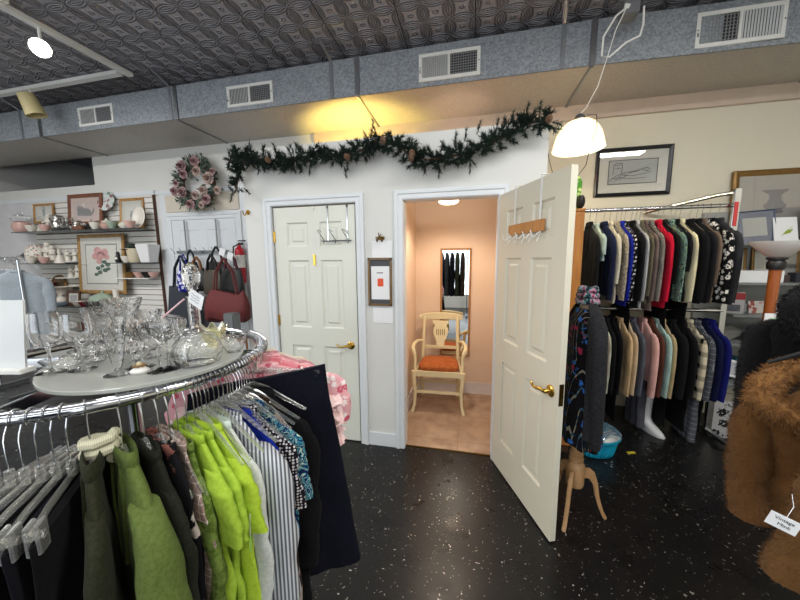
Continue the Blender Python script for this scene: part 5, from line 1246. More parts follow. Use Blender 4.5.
# scalloped bowl with petal rim
def scallop(name, lb, px, py, r, h, mat):
    p = at(px, py, Z=GZ+.001); t = thing(name, lb, 'glass', p); n = 72
    rows = []
    for q in (0, .15, .4, .7, 1): rows.append([(r*(.45+.55*q**.7)*(1+.05*q*math.cos(8*a))*math.cos(a), r*(.45+.55*q**.7)*(1+.05*q*math.cos(8*a))*math.sin(a), h*q*(1+.16*q*math.cos(8*a))) for a in [2*PI*j/n for j in range(n)]])
    rows += [[(x*.95, y*.95, z+.002) for x, y, z in r_] for r_ in reversed(rows)]
    G().loft(rows).out('bowl', mat, t); G().tube([(x*.98, y*.98, z) for x, y, z in rows[4]], .0014, 5, close=True).out('rim', CRYST, t)
scallop('scalloped_bowl', 'clear scalloped glass bowl near the rack\'s hook-covered bend', 234, 351, .047, .052, CRYST)
scallop('scalloped_bowl', 'crystal scalloped bowl with a pale yellow tint behind the decanter', 214, 347, .05, .075, clear('pale yellow glass', (.95, .93, .72), .55, .06, .2))
# decanter
dp = at(199, 363, Z=GZ+.001); dc = thing('decanter', 'round-bodied clear glass decanter with a tall stopper and price tag', 'decanter', dp)
G().lathe(cup([(.050, 0), (.062, .006), (.070, .035), (.066, .065), (.045, .092), (.022, .105), (.016, .12), (.0165, .20), (.019, .215)], .0025), 32, cap1=False).out('body', CRYST, dc, smooth=60)
G().lathe([(.003, .205), (.011, .21), (.011, .23), (.016, .24), (.024, .262), (.026, .285), (.018, .308), (.006, .318), (.001, .319)], 10).out('stopper', CRYST, dc, smooth=10)
ptg = thing('price_tag', 'white handwritten price tag tied to the neck of the decanter', 'tag', dp+Vector((.030, -.035, .222)), rot=(0, R(24), R(-10)))
G().box(-.005, .055, -.0008, .0, -.022, .022).out('paper', PAPER, ptg)
g = G()
for k in range(3): g.tube([(.004+.006*i, -.0016, .010-k*.009+.002*math.sin(i*2.1+k)) for i in range(7)], .0006, 4)
g.out('handwriting', plain('grey pencil', '6B6E76', .8), ptg); G().tube([(-.004, 0, 0), (-.02, .02, .006), (-.03, .03, .0)], .0008, 5).out('string', PAPER, ptg)
o = thing('pink_straw', 'thin pale pink rod leaning against the decanter', 'rod', dp+Vector((-.02, -.03, .19)))
G().tube([(-.045, -.02, -.035), (.02, .0, .02)], .0028, 8).out('rod', plain('pale pink plastic', 'DDB6BC', .5), o)
# tray with silver border stood on edge behind
ty_ = thing('glass_tray', 'rounded glass tray with a silver beaded border standing behind the glasses', 'tray', at(172, 338, Z=GZ+.001), R(-15), rot=(R(-12), 0, R(-17)))
def rr2(w, h, o, y): 
    pts = []
    for cx_, cz_, a0 in ((w/2-.03, .03, -90), (w/2-.03, h-.03, 0), (-w/2+.03, h-.03, 90), (-w/2+.03, .03, 180)):
        for k in range(7): a = R(a0+15*k); pts.append((cx_+(.03-o)*math.cos(a), y, cz_+(.03-o)*math.sin(a)))
    return pts
G().loft([rr2(.16, .095, .004, 0), rr2(.16, .095, .004, -.004)]).out('plate', CRYST, ty_)
G().tube(rr2(.16, .095, .002, -.002), .005, 8, close=True).out('border', CHROME, ty_)
ornp = at(140, 372, Z=GZ+.001)
og = thing('flower_ornament', 'small white porcelain flower ornament with gilt leaves on the glass top', 'ornament', ornp)
G().lathe([(.022, 0), (.024, .006), (.015, .014), (.004, .018)], 18).out('base', plain('white porcelain', 'E6E4DF', .3, var=.02), og)
for k in range(7):
    a = k*.9; G().sphere((.012*math.cos(a), .012*math.sin(a), .02), .007, 8, 6, sc_=(1, .6, .5)).out('leaf', GILT, og)
G().sphere((0, 0, .024), .007).out('bloom', plain('cream bloom', 'D8C9A0', .5), og)
# white sign holder
sg = thing('sign_holder', 'blank white sign card in a white stand at the left edge of the glass top', 'sign', Vector((-1.352, .615, GZ+.001)), rot=(0, 0, R(12)))
G().box(-.095, .07, -.003, .003, .012, .215, Rx(R(-6))).out('card', plain('white sign card', 'D5D8D8', .6, var=.02), sg)
G().box(-.098, .078, -.022, .02, .0, .014).out('base_lip', WHITEP, sg, bev=.002)
tp_ = Vector((-1.56, .90, 1.235))

# ------------------------------------------------------------------ slatted display wall on the left
SLAT = plain('white slat wall', 'DAD8D2', .55, var=.03); GROOVE = plain('brown groove', '6B4A38', .8)
struct(G().box(-6.62, -4.285, B-.022, B-.001, .35, 2.50).out('trim_8', GROOVE))
g = G(); z = .36
while z < 2.48: g.box(-6.62, -4.29, B-.034, B-.02, z, min(2.5, z+.066)); z += .0755
struct(g.out('wall_slats', SLAT, bev=.002))
struct(G().box(-7.6, -6.62, B-.03, B-.001, .35, 2.50).out('trim_9', plain('smooth white panel', 'D3D2D4', .5)))
struct(G().box(-7.6, -4.255, B-.04, B-.001, 2.50, 2.56).out('trim_10', TRIMW, bev=.003))
struct(G().box(-4.292, -4.272, B-.037, B-.001, .35, 2.53).out('trim_11', DARKW, bev=.003))
# old white door with the bags, its casing and transom panel
struct(G().box(-4.2, -2.85, B-.012, B-.001, 0, 2.5).out('wall_panel', TRIMW))
casing('trim_12', -4.035, -3.0, 2.146, B-.012, .085, .022)
d3 = bpy.data.objects.new('door_3', door_leaf(1.0, 2.12, six=False)); d3.data.materials.append(TRIMW); COL.objects.link(d3); d3.location = (-4.02, B-.0125+.03, .008); struct(d3)
d3.data.shade_smooth(); d3.data.set_sharp_from_angle(angle=R(20))
struct(G().box(-4.1, -2.93, B-.022, B-.012, 2.25, 2.48).out('trim_13', plain('beige transom panel', 'CFC6B6', .6), bev=.006))
# ---- shelves
SHY = B-.036
def shelf(xa, xb, z, lb, d=.30):
    o = G().box(xa, xb, SHY-d, SHY, z-.010, z).out('glass_shelf', m_sh, bev=.001); tag(o, lb, 'shelf', 'glass shelves on the slatted wall'); return o
m_ = N('dark edged shelf glass'); m_.base((.10, .12, .12)); m_.set(rough=.08, spec=.6)
tr = m_.n('ShaderNodeBsdfTransparent'); tr.inputs[0].default_value = (.7, .75, .75, 1); mx = m_.n('ShaderNodeMixShader'); mx.inputs[0].default_value = .6
m_.l(tr.outputs[0], mx.inputs[1]); m_.l(m_.b.outputs[0], mx.inputs[2]); m_.l(mx.outputs[0], m_.o.inputs[0]); m_sh = m_.m
Z1, Z2, Z3, Z2b = 2.03, 1.575, .955, 1.40
shelf(-6.55, -5.42, Z1, 'upper glass shelf with the pink jar'); shelf(-5.40, -4.30, Z1, 'upper glass shelf under the cat picture and the oval plate')
shelf(-6.62, -5.78, Z2, 'middle glass shelf with the egg vase'); shelf(-4.86, -4.30, Z2, 'middle glass shelf with the white planter')
shelf(-6.62, -4.85, Z3, 'lower glass shelf with the small brown frame')
shelf(-5.9, -5.72+.35, .60, 'lowest glass shelf behind the wine goblets')
for x in (-6.3, -5.0, -4.5):
    pass
PORC = plain('ivory porcelain', 'DAD4C8', .35, var=.05, scale=20); PINKP = plain('pink porcelain', 'CFA79C', .35, var=.12, scale=25); SILV = plain('silver plate', 'B5B2AC', .22, .9)
BLUEP = plain('pale blue porcelain', '9FB4C4', .35); GREENP = plain('celadon porcelain', '9AAB99', .35, var=.2, scale=25); REDG = plain('ruby glass', '7A2330', .2); YELP = plain('yellow porcelain', 'CDB36B', .35, var=.2, scale=30)
ART = [fab('painted flowers porcelain', 'E2DDD2', 'B56A70', 'floral', 3, .3, c='5E7A5A'), None]
def sp(px, z, dy_=.15): 
    p = at(px, 240, Y=SHY-dy_); return Vector((p.x, SHY-dy_, z+.001))
def lathed(name, lb, cat, p, parts, s=1):
    t = thing(name, lb, cat, p)
    s *= 1.2
    for nm, prof, mt in parts: G().lathe([(r*s, z*s) for r, z in prof], 22).out(nm, mt, t, smooth=45)
    return t
JAR = [(.05, 0), (.075, .02), (.085, .07), (.075, .12), (.05, .135)]
lathed('lidded_jar', 'pink round jar with a clear glass lid at the start of the upper shelf', 'jar', sp(24, Z1), [('body', JAR, PINKP), ('lid', [(.07, .135), (.085, .16), (.08, .20), (.02, .215), (.025, .235), (.005, .24)], CRYST)], 1.05)
o = G().box(-.10, .10, -.05, .05, 0, .07).out('porcelain_box', PORC, bev=.01, loc=sp(41, Z1)); tag(o, 'long ivory porcelain box under the small flower picture', 'box')
def figurine(px, z, lb, mt, h=.18, dy_=.12, wings=False):
    t = thing('figurine', lb, 'figurine', sp(px, z, dy_)); s = h/.18*1.25
    G().lathe([(r*s, q*s) for r, q in ((.04, 0), (.042, .01), (.034, .03), (.028, .07), (.022, .09), (.03, .115), (.026, .13), (.010, .14))], 16).out('body', mt, t, smooth=60)
    G().sphere((0, 0, .155*s), .02*s, 12, 8).out('head', mt, t)
    G().tube([(-.028*s, 0, .122*s), (-.045*s, -.015*s, .095*s), (-.02*s, -.04*s, .09*s)], .008*s, 8).out('arm', mt, t); G().tube([(.028*s, 0, .122*s), (.045*s, -.015*s, .095*s), (.02*s, -.04*s, .09*s)], .008*s, 8).out('arm', mt, t)
    if wings:
        for q in (1, -1): G().prism([(0, .10*s), (q*.05*s, .15*s), (q*.06*s, .11*s), (q*.03*s, .06*s)], .006, T(0, .015, 0)).out('wing', mt, t, bev=.002)
    return t
figurine(52, Z1, 'ivory porcelain figurine between the small picture and the cat picture', PORC, .22)
def pitcher(px, z, lb, mt, s=1, dy_=.15, spout=True):
    t = thing('pitcher', lb, 'pitcher', sp(px, z, dy_)); s *= 1.25
    G().lathe(cup([(r*s, q*s) for r, q in ((.035, 0), (.055, .02), (.065, .06), (.05, .10), (.038, .13), (.05, .16))], .003), 22).out('body', mt, t, smooth=60)
    G().tube([(.045*s, 0, .14*s), (.09*s, 0, .13*s), (.10*s, 0, .08*s), (.062*s, 0, .05*s)], .007*s, 8).out('handle', mt, t)
    if spout: G().tube([(-.05*s, 0, .06*s), (-.085*s, 0, .10*s), (-.10*s, 0, .14*s)], [.014*s, .010*s, .008*s], 8).out('spout', mt, t)
pitcher(60, Z1, 'silver pitcher on the upper shelf, before the cat picture', SILV, 1.15); pitcher(70, Z1, 'crystal pitcher on the upper shelf under the cat picture', CRYST, 1.0)
pitcher(79, Z1, 'small silver creamer under the cat picture', SILV, .7)
o = G().box(-.09, .09, -.02, .02, 0, .05).out('card_holder', MIDW, bev=.004, loc=sp(80, Z1, .28)); tag(o, 'brown wooden block under the cat picture', 'block')
lathed('crystal_dish', 'crystal dish right of the cat picture on the upper shelf', 'dish', sp(94, Z1), [('bowl', cup([(.04, 0), (.05, .01), (.08, .05), (.09, .08)], .004), CRYST)])
lathed('crystal_dish', 'taller crystal compote beside the blue-white plate', 'dish', sp(101, Z1), [('stem', [(.04, 0), (.015, .01), (.012, .06)], CRYST), ('bowl', cup([(.02, .06), (.06, .08), (.07, .12)], .004), CRYST)])
lathed('sugar_bowl', 'pink and white sugar bowl under the round plate', 'bowl', sp(109, Z1), [('bowl', [(.04, 0), (.07, .03), (.075, .06), (.05, .08)], PINKP), ('lid', [(.055, .08), (.04, .10), (.012, .11), (.014, .125), (.004, .13)], PORC)])
lathed('sugar_bowl', 'yellow flowered bowl on the upper shelf', 'bowl', sp(120, Z1), [('bowl', cup([(.04, 0), (.07, .03), (.085, .08)], .004), YELP)])
lathed('sugar_bowl', 'white lidded bowl right of the yellow flowered bowl', 'bowl', sp(127, Z1, .2), [('bowl', [(.035, 0), (.06, .03), (.06, .05)], PORC), ('lid', [(.058, .05), (.03, .075), (.005, .085)], PORC)])
def plate(px, pz, r, lb, mt, tilt=-12, rx=1, dy_=.08):
    p = sp(px, pz, dy_); t = thing('plate', lb, 'plate', p, rot=(R(tilt), 0, R(6)))
    M = T(0, 0, r) @ Rx(R(90))
    G().lathe([(.001, .0), (r*.55, .0), (r*.62, .008), (r*.95, .016), (r, .020), (r*.97, .022), (r*.62, .013), (r*.5, .006), (.001, .006)], 36, M @ Matrix.Diagonal((rx, 1, 1, 1))).out('dish', mt, t, smooth=60)
    return t
plate(110, Z1+.27, .135, 'round white plate with painted flowers hung beside the cat picture', fab('flower plate glaze', 'C9CFCB', '8E4A56', 'floral', 1.2, .3, c='4E6E58'))
G_ = plate(140, Z1, .15, 'oval ivory plate with a raised rim standing at the end of the upper shelf', PORC, rx=.66, dy_=.16)
for px, z, lb, mt, d_ in ((33, Z1, 'small ivory cup beside the pink jar', PORC, .24), (47, Z1, 'rose porcelain cup in front of the long ivory box', PINKP, .26), (88, Z1, 'silver bonbon dish below the cat picture corner', SILV, .2), (97, Z1, 'ivory bonbon dish in front of the crystal compote', PORC, .26), (114, Z1, 'celadon cup under the round flowered plate', GREENP, .26), (132, Z1, 'pink cup before the oval ivory plate', PINKP, .27), (28, Z2, 'small ivory cup between the crystal teapot and the egg vase', PORC, .26), (41, Z2, 'rose cup in front of the ivory angel', PINKP, .27), (124, Z2, 'ivory cup beside the penguin figurine', PORC, .2), (44, Z3, 'ivory cup in front of the ruby vase', PORC, .28), (88, Z3, 'silver cup in front of the celadon tureen', SILV, .28)):
    lathed('small_cup', lb, 'cup', sp(px, z, d_), [('bowl', cup([(.025, 0), (.028, .006), (.045, .04), (.05, .075)], .004), mt)])
# pictures on the slat wall
def wallpic(lb, px0, px1, zb, zt, fm, fw_, mats, dy_=.03, tilt=-5):
    a = at(px0, 240, Y=SHY-dy_-.02).x; b = at(px1, 240, Y=SHY-dy_-.02).x
    return picture('framed_picture', lb, ((a+b)/2, SHY-dy_, zb), b-a, zt-zb, fm, fw_, .022, (R(tilt), 0, 0), mats)
GOLDW = wood('golden frame wood', '8A6334', 'B4884C')
def blob(t, y, name, pts, mat): G().prism(pts, -.0012, T(0, y, 0)).out(name, mat, t)
def ell(cx_, cz_, rx, rz, n=16, a0=0): return [(cx_+rx*math.cos(2*PI*i/n), cz_+rz*math.sin(2*PI*i/n)) for i in range(n)]
for px0, px1, lb in ((36, 56, 'small gold-framed flower print, the one above the pink jar'), (121, 145, 'gold-framed flower print at the end of the upper shelf')):
    t, y = wallpic(lb, px0, px1, Z1+.15 if px0 < 50 else Z1+.02, 2.47, GOLDW, .035, [('D5D2C4', 0), ('E0DFD6', .05)])
    for dx, dz, r_ in ((0, .16, .025), (-.012, .19, .02), (.012, .20, .02), (.0, .23, .016)): blob(t, y, 'painted_bloom', ell(dx, dz, r_, r_), plain('grey blue paint', '7F8A96', .8, var=.2))
    blob(t, y, 'painted_pot', [(-.02, .10), (.02, .10), (.028, .14), (-.028, .14)], plain('grey paint', '8C9098', .8))
t, y = wallpic('brown-framed picture of a dark cat on pink, the largest on the upper shelf', 70, 104, Z1+.08, 2.555, wood('reddish frame wood', '5E3524', '7E4B33'), .055, [('D3B7A8', 0), ('C9AFA8', .05)], dy_=.10)
CATM = plain('dark grey paint', '3C3A42', .8, var=.15)
blob(t, y, 'painted_cat', [(-.14, .14), (-.15, .24), (-.12, .29), (-.10, .265), (-.07, .265), (-.055, .29), (-.04, .25), (.0, .235), (.06, .24), (.10, .21), (.13, .16), (.165, .17), (.175, .225), (.16, .25), (.155, .235), (.162, .22), (.15, .185), (.12, .13)], CATM)
blob(t, y, 'painted_light', ell(-.03, .29, .035, .02), plain('warm white paint', 'EBDDCB', .8))
t, y = wallpic('tall gold-framed botanical print of pink roses standing on the lower shelf', 72, 119, 1.13, 1.985, wood('old gold frame', '7C5A2E', 'A98348'), .05, [('CFCBBE', 0), ('2E3B3A', .09), ('D8D8CC', .108)], dy_=.12, tilt=-4)
PINKI = plain('pink print ink', 'C99A98', .8, var=.2, scale=25); GRNI = plain('green print ink', '55685A', .8, var=.2, scale=25)
for dx, dz, r_ in ((-.06, .62, .07), (.07, .60, .065), (-.11, .54, .06), (.0, .55, .075), (.11, .53, .05), (-.04, .47, .05)): blob(t, y, 'painted_rose', ell(dx, dz, r_, r_*.8), PINKI)
for dx, dz, r_ in ((.06, .46, .045), (.12, .42, .05), (.02, .40, .04), (-.06, .37, .045), (.07, .34, .05), (-.03, .31, .045), (-.10, .28, .04), (.13, .36, .04)): blob(t, y, 'painted_leaf', ell(dx, dz, r_, r_*.6), GRNI)
g = G(); g.tube([(0, y-.001, .5), (.02, y-.001, .40), (-.04, y-.001, .27)], .004, 5); g.out('painted_stem', GRNI, t)
# middle shelves
def teapot(px, z, lb, mt, s=1, dy_=.15):
    t = thing('teapot', lb, 'teapot', sp(px, z, dy_))
    G().lathe([(r*s, q*s) for r, q in ((.04, 0), (.05, .006), (.085, .05), (.08, .09), (.045, .12), (.02, .13), (.016, .145), (.003, .15))], 24).out('body', mt, t, smooth=60)
    G().tube([(-.075*s, 0, .05*s), (-.12*s, 0, .075*s), (-.14*s, 0, .12*s)], [.018*s, .012*s, .009*s], 8).out('spout', mt, t)
    G().tube([(.06*s, 0, .11*s), (.12*s, 0, .115*s), (.125*s, 0, .06*s), (.08*s, 0, .035*s)], .008*s, 8).out('handle', mt, t)
teapot(22, Z2, 'clear crystal teapot on the middle shelf by the peg rail', CRYST, 1.1)
lathed('egg_vase', 'pink egg-shaped vase on the middle shelf', 'vase', sp(34, Z2), [('body', [(.05, 0), (.075, .03), (.10, .09), (.10, .15), (.07, .21), (.03, .235), (.005, .24)], ART[0])])
figurine(46, Z2, 'ivory angel figurine on the middle shelf', PORC, .26, wings=True); figurine(50.5, Z2, 'slim ivory lady figurine on the middle shelf', PORC, .22)
lathed('hand_bell', 'ivory porcelain bell at the end of the middle shelf', 'bell', sp(57, Z2), [('body', [(.055, 0), (.05, .02), (.03, .07), (.02, .10)], PORC), ('handle', [(.012, .10), (.018, .13), (.01, .16), (.014, .175), (.003, .18)], PORC)])
for px, z, lb, mt in ((65, 1.60, 'ivory figurine on the slat ledge left of the rose print', PORC), (73, 1.60, 'pale porcelain bird on the slat ledge left of the rose print', PORC), (66, 1.36, 'ivory flower figurine on the lower slat ledge', PORC), (73, 1.36, 'cream shell dish on the lower slat ledge beside the rose print', PORC)):
    figurine(px, z, lb, mt, .15, .07)
for z, lb in ((1.60, 'short white ledge left of the rose print, upper of two'), (1.36, 'short white ledge left of the rose print, lower of two')):
    o = G().box(at(60, 240, Y=SHY).x, at(80, 240, Y=SHY).x, SHY-.13, SHY, z-.012, z).out('wall_ledge', WHITEP, bev=.002); tag(o, lb, 'shelf')
pl = thing('planter', 'big white porcelain planter at the end of the middle shelf', 'planter', sp(147, Z2))
G().loft([[(x*.075, y*.06, 0) for x, y in ((-1, -1), (1, -1), (1, 1), (-1, 1))], [(x*.11, y*.09, .24) for x, y in ((-1, -1), (1, -1), (1, 1), (-1, 1))], [(x*.10, y*.08, .24) for x, y in ((-1, -1), (1, -1), (1, 1), (-1, 1))], [(x*.07, y*.055, .02) for x, y in ((-1, -1), (1, -1), (1, 1), (-1, 1))]]).out('pot', plain('white planter glaze', 'DEDEDE', .35, var=.02), pl, bev=.006)
lathed('cache_pot', 'beige round pot beside the white planter', 'pot', sp(134, Z2), [('body', cup([(.06, 0), (.075, .02), (.08, .12), (.09, .16)], .005), plain('beige pot glaze', 'CFC3A8', .4))])
hw_ = thing('black_hat', 'black and white feathered hat on the beige pot', 'hat', sp(131, Z2+.17))
G().lathe([(.10, 0), (.12, .004), (.12, .012), (.075, .016), (.07, .07), (.04, .09), (.005, .095)], 24).out('brim_and_crown', plain('black felt', '17181A', .9), hw_)
G().tube([(.0, -.06, .03), (.06, -.07, .06), (.10, -.05, .05)], [.02, .03, .01], 8).out('feather', plain('dark green feather', '26352E', .9), hw_)
pg = thing('penguin_figurine', 'small black and white penguin figurine on the middle shelf', 'figurine', sp(116, Z2))
G().lathe([(.03, 0), (.04, .03), (.036, .08), (.02, .11), (.024, .125), (.018, .145), (.004, .155)], 16).out('body', BLACKP, pg, smooth=60); G().sphere((0, -.022, .055), .026, sc_=(1, .7, 1.5)).out('belly', PORC, pg)
for px, z, lb, mt in ((126, 1.36, 'gilt candle cup on the slat ledge under the white planter', GILT), (135, 1.36, 'pink shell on the slat ledge under the white planter', PINKP), (150, 1.36, 'rose porcelain dish on the slat ledge under the white planter', PINKP), (143, 1.36, 'black comb-shaped dish on the slat ledge under the planter', BLACKP)):
    lathed('trinket_dish', lb, 'dish', sp(px, z, .09), [('bowl', cup([(.02, 0), (.03, .01), (.05, .05), (.055, .07)], .004), mt)])
o = G().box(at(122, 240, Y=SHY).x, at(155, 240, Y=SHY).x, SHY-.16, SHY, 1.348, 1.36).out('wall_ledge', WHITEP, bev=.002); tag(o, 'white ledge under the white planter', 'shelf')
# lower shelf
def vasething(px, z, lb, prof, mt, s=1, dy_=.15): return lathed('vase', lb, 'vase', sp(px, z, dy_), [('body', cup(prof, .004), mt)], s)
vasething(39, Z3, 'ruby red vase with pale rings on the lower shelf', [(.05, 0), (.07, .03), (.085, .10), (.07, .16), (.06, .20), (.085, .24)], REDG, 1.15)
vasething(35, Z3, 'clear glass vase at the start of the lower shelf', [(.04, 0), (.055, .03), (.05, .1), (.065, .15)], CRYST, 1, .24)
lathed('pedestal_bowl', 'ivory pedestal bowl beside the ruby vase', 'bowl', sp(55, Z3), [('stem', [(.07, 0), (.06, .01), (.03, .05), (.035, .11)], PORC), ('bowl', cup([(.035, .11), (.07, .15), (.10, .21), (.14, .225)], .005), PORC)], 1.0)
lathed('blue_dish', 'pale blue oval dish in front of the pedestal bowl', 'dish', sp(49, Z3, .26), [('bowl', cup([(.05, 0), (.08, .01), (.10, .05)], .004), BLUEP)])
lathed('white_jug', 'small round white jug beside the brown photo frame', 'jug', sp(52, Z3, .22), [('body', [(.03, 0), (.06, .04), (.055, .08), (.02, .11), (.025, .13)], PORC)])
t, y = picture('photo_frame', 'small square brown photo frame on the lower shelf', (at(64.5, 240, Y=SHY-.2).x, SHY-.2, Z3+.001), .26, .22, DARKW, .04, .02, (R(-8), 0, 0), [('D8D6D2', 0), ('8C8A92', .03)], cat='photo frame')
rf = thing('round_picture', 'round gold-rimmed picture leaning behind the pedestal bowl', 'picture', (at(50, 240, Y=SHY-.05).x, SHY-.05, Z3+.13), rot=(R(-8), 0, 0))
G().tube([(.15*math.cos(2*PI*i/40), 0, .15+.15*math.sin(2*PI*i/40)) for i in range(40)], .016, 8, close=True).out('rim', GILT, rf); G().disc((0, .15), .15, .15, .006, 36).out('print', plain('brown relief', '5E4A36', .7, var=.3, scale=20), rf)
o = G().box(-.13, .13, -.05, .05, 0, .128).out('stand_box', WHITEP, bev=.003, loc=(at(50, 240, Y=SHY-.06).x, SHY-.06, Z3+.001)); tag(o, 'white block behind the ivory pedestal bowl', 'block')
t = thing('soup_tureen', 'celadon soup tureen with a gilt lid on the lower shelf', 'tureen', sp(95, Z3, .16))
G().lathe([(.08, 0), (.09, .01), (.15, .06), (.155, .10), (.15, .11)], 28).out('bowl', GREENP, t, smooth=60); G().lathe([(.155, .112), (.13, .15), (.06, .18), (.015, .19), (.02, .21), (.004, .22)], 28).out('lid', GREENP, t, smooth=60)
for s_ in (-1, 1): G().tube([(s_*.145, 0, .09), (s_*.19, 0, .10), (s_*.185, 0, .06), (s_*.14, 0, .05)], .010, 8).out('handle', GILT, t)
lathed('pillar_candle', 'white pillar candle at the end of the lower shelf', 'candle', sp(109, Z3, .2), [('candle', [(.028, 0), (.028, .2), (.02, .205)], PORC), ('wick', [(.003, .2), (.002, .22)], BLACKP)])
for px, lb, mt in ((76, 'dark red trinket dish right of the brown photo frame', REDG), (82, 'silver trinket dish beside the tureen', SILV), (101, 'pink trinket dish in front of the tureen', PINKP), (70, 'cream trinket dish before the brown photo frame', PORC), (105, 'rose trinket dish between the tureen and the pillar candle', PINKP)):
    lathed('trinket_dish', lb, 'dish', sp(px, Z3, .25), [('bowl', cup([(.03, 0), (.04, .01), (.06, .05), (.065, .06)], .004), mt)])
o = G().box(-.10, .10, -.06, .06, 0, .10).out('wooden_box', MIDW, bev=.004, loc=sp(76, .60, .15)); tag(o, 'brown wooden box on the lowest shelf behind the wine goblets', 'box')
# peg rail and hanging clothes at the far left
pr = thing('peg_rail', 'white wall rail with slanting chrome pegs at the far left', 'peg rail', (-6.98, B-.035, 1.62))
G().box(-.36, .34, -.02, 0, -.02, .02).out('rail', WHITEP, pr, bev=.003)
for k in range(6): G().tube([(-.32+k*.12, -.015, 0), (-.34+k*.12, -.20, .06)], .006, 6).out('peg', CHROME, pr)
wa = thing('garment_rack', 'chrome garment rack with grey clothes at the far left', 'garment rack', (-5.3, 2.6, 0))
G().tube([(-.5, 0, 1.62), (.16, 0, 1.62)], .015, 10).out('rail', CHROME, wa)
for x in (-.5, .16): G().tube([(x, 0, .04), (x, 0, 1.62)], .014, 10).out('upright', CHROME, wa); g = G(); g.box(x-.02, x+.02, -.25, .25, .01, .05); g.out('foot', STEEL, wa, bev=.004)
for i, (x, mt, lb, rz) in enumerate([(-5.20, fab('grey blue denim', '8B949C', '9BA4AB', 'tweed', .6), 'pale grey-blue shirt on the rack at the far left', 1.0), (-5.32, fab('grey denim', '767D85', '868D94', 'tweed', .6), 'grey shirt behind the pale grey-blue one', 1.1), (-5.46, fab('black denim', '15161A'), 'black jacket at the end of the far-left rack', 1.2)]):
    garment('shirt', lb, 'shirt', mt, (x, 2.6, 1.62), rz, 'clothes on the far-left rack', w=.46, th=.035, L=.78, sl=.55, kind='blouse', seed=130+i, res=1.2, front=-1)
    hanger('wire hanger of the '+lb.split(' on ')[0].split(' at ')[0], (x, 2.6, 1.62), rz, 'hangers on the far-left rack', w=.4, mat=WIREM, tk=.003)
# ---- bags on the old white door
hr = thing('door_hook_rack', 'over-door rack of slanting chrome hooks carrying the handbags', 'hook rack', (-3.53, B-.052, 1.71))
G().box(-.42, .42, -.006, .0, -.02, .02).out('plate', STEEL, hr, bev=.002)
for k in range(7): G().tube([(-.39+k*.13, -.005, .0), (-.40+k*.13, -.05, -.02), (-.42+k*.13, -.09, .06)], .004, 6).out('hook', CHROME, hr)
for x in (-.25, .25): G().box(x-.012, x+.012, -.003, .0, .0, .425).out('strap', STEEL, hr)
def bag(lb, px, py, w, h, d, mat, hand, drop, y=B-.22, flap=None, hm=None, slump=0):
    p = at(px, py, Y=y); t = thing('handbag', lb, 'handbag', p); n = 28
    def ring(k, z, dd): return [(w/2*k*math.copysign(abs(math.cos(a))**.6, math.cos(a)), d/2*dd*math.copysign(abs(math.sin(a))**.7, math.sin(a))+.006*math.sin(5*a+z*20), z+slump*.02*math.cos(3*a)) for a in [2*PI*j/n for j in range(n)]]
    G().loft([ring(.86, -h, .7), ring(.98, -h*.94, 1), ring(1.03, -h*.6, 1.1), ring(.95, -h*.25, .8), ring(.85, -.02, .4), ring(.84, 0, .3)]).out('bag_body', mat, t, smooth=60)
    for s_ in (-1, 1): G().tube([(-w*.28, s_*d*.12, -.02), (-w*.2, s_*d*.08, drop*.6), (-.0, s_*.012, drop), (w*.2, s_*d*.08, drop*.6), (w*.28, s_*d*.12, -.02)], hand, 8).out('strap', hm or mat, t)
    if flap: G().loft([[(x, -d*.42*k, z) for x in (-w*.36, w*.36)]+[(x, -d*.42*k-.008, z) for x in (w*.36, -w*.36)] for z, k in ((-.01, .6), (-h*.25, 1.1), (-h*.45, 1.35))]).out('flap', flap, t)
    return t
LBLK = plain('black leather', '141416', .45, var=.1); LMAR = plain('maroon suede', '6B2A2A', .75, var=.12, scale=15); LNVY = plain('slate quilted cloth', '2E323B', .75, bump=.4, bscale=35)
bag('big slate grey quilted tote hanging lowest on the old white door', 183, 286, .52, .66, .12, LNVY, .010, .40, flap=None)
bag('cobalt blue patterned pouch with white flowers on the old white door', 184, 270, .22, .28, .07, fab('blue flower print', '1D1F86', 'D4D6E8', 'floral', 1.4, .5), .006, .20, y=B-.30)
bag('black handbag with tan brown straps on the old white door', 197, 268, .24, .30, .08, LBLK, .012, .14, hm=plain('tan strap leather', '8A5A2E', .5))
bag('olive brown handbag between the black ones', 212, 270, .28, .32, .08, plain('olive leather', '4A4238', .5, var=.15), .010, .20, hm=LBLK)
bag('black tote with white price tags beside the fire extinguisher', 231, 268, .32, .42, .10, LBLK, .010, .18, hm=plain('wine strap', '5A1E33', .5))
bag('slouchy maroon suede shoulder bag hanging in front of the others', 226, 292, .60, .36, .20, LMAR, .009, .42, y=B-.34, slump=1.6)
bag('small black leather bag between the blue pouch and the tan-strapped one', 191, 262, .22, .26, .06, LBLK, .008, .16, y=B-.16)
bag('soft black shoulder bag behind the olive brown one', 217, 262, .30, .40, .07, plain('soft black leather', '1A1719', .55, var=.2), .009, .20, y=B-.14, slump=1)
for px, py, lb in ((222, 252, 'white price tag on the olive brown handbag'), (230, 256, 'white price tag on the black tote')):
    o = G().box(-.04, .04, -.001, .001, -.045, .045).out('price_tag', PAPER, loc=at(px, py, Y=B-.30), rot=(0, .4, 0)); tag(o, lb, 'tag')
fx = thing('fire_extinguisher', 'red fire extinguisher mounted beside the old white door', 'fire extinguisher', (-2.92, B-.09, 1.30))
REDP = plain('red enamel', 'B01224', .3)
G().lathe([(.05, 0), (.058, .01), (.058, .40), (.05, .44), (.022, .465), (.02, .49)], 24).out('cylinder', REDP, fx)
G().lathe([(.059, .20), (.0595, .20), (.0595, .36), (.059, .36)], 24).out('label', plain('white label', 'D6D2CC', .6, var=.15, scale=60), fx)
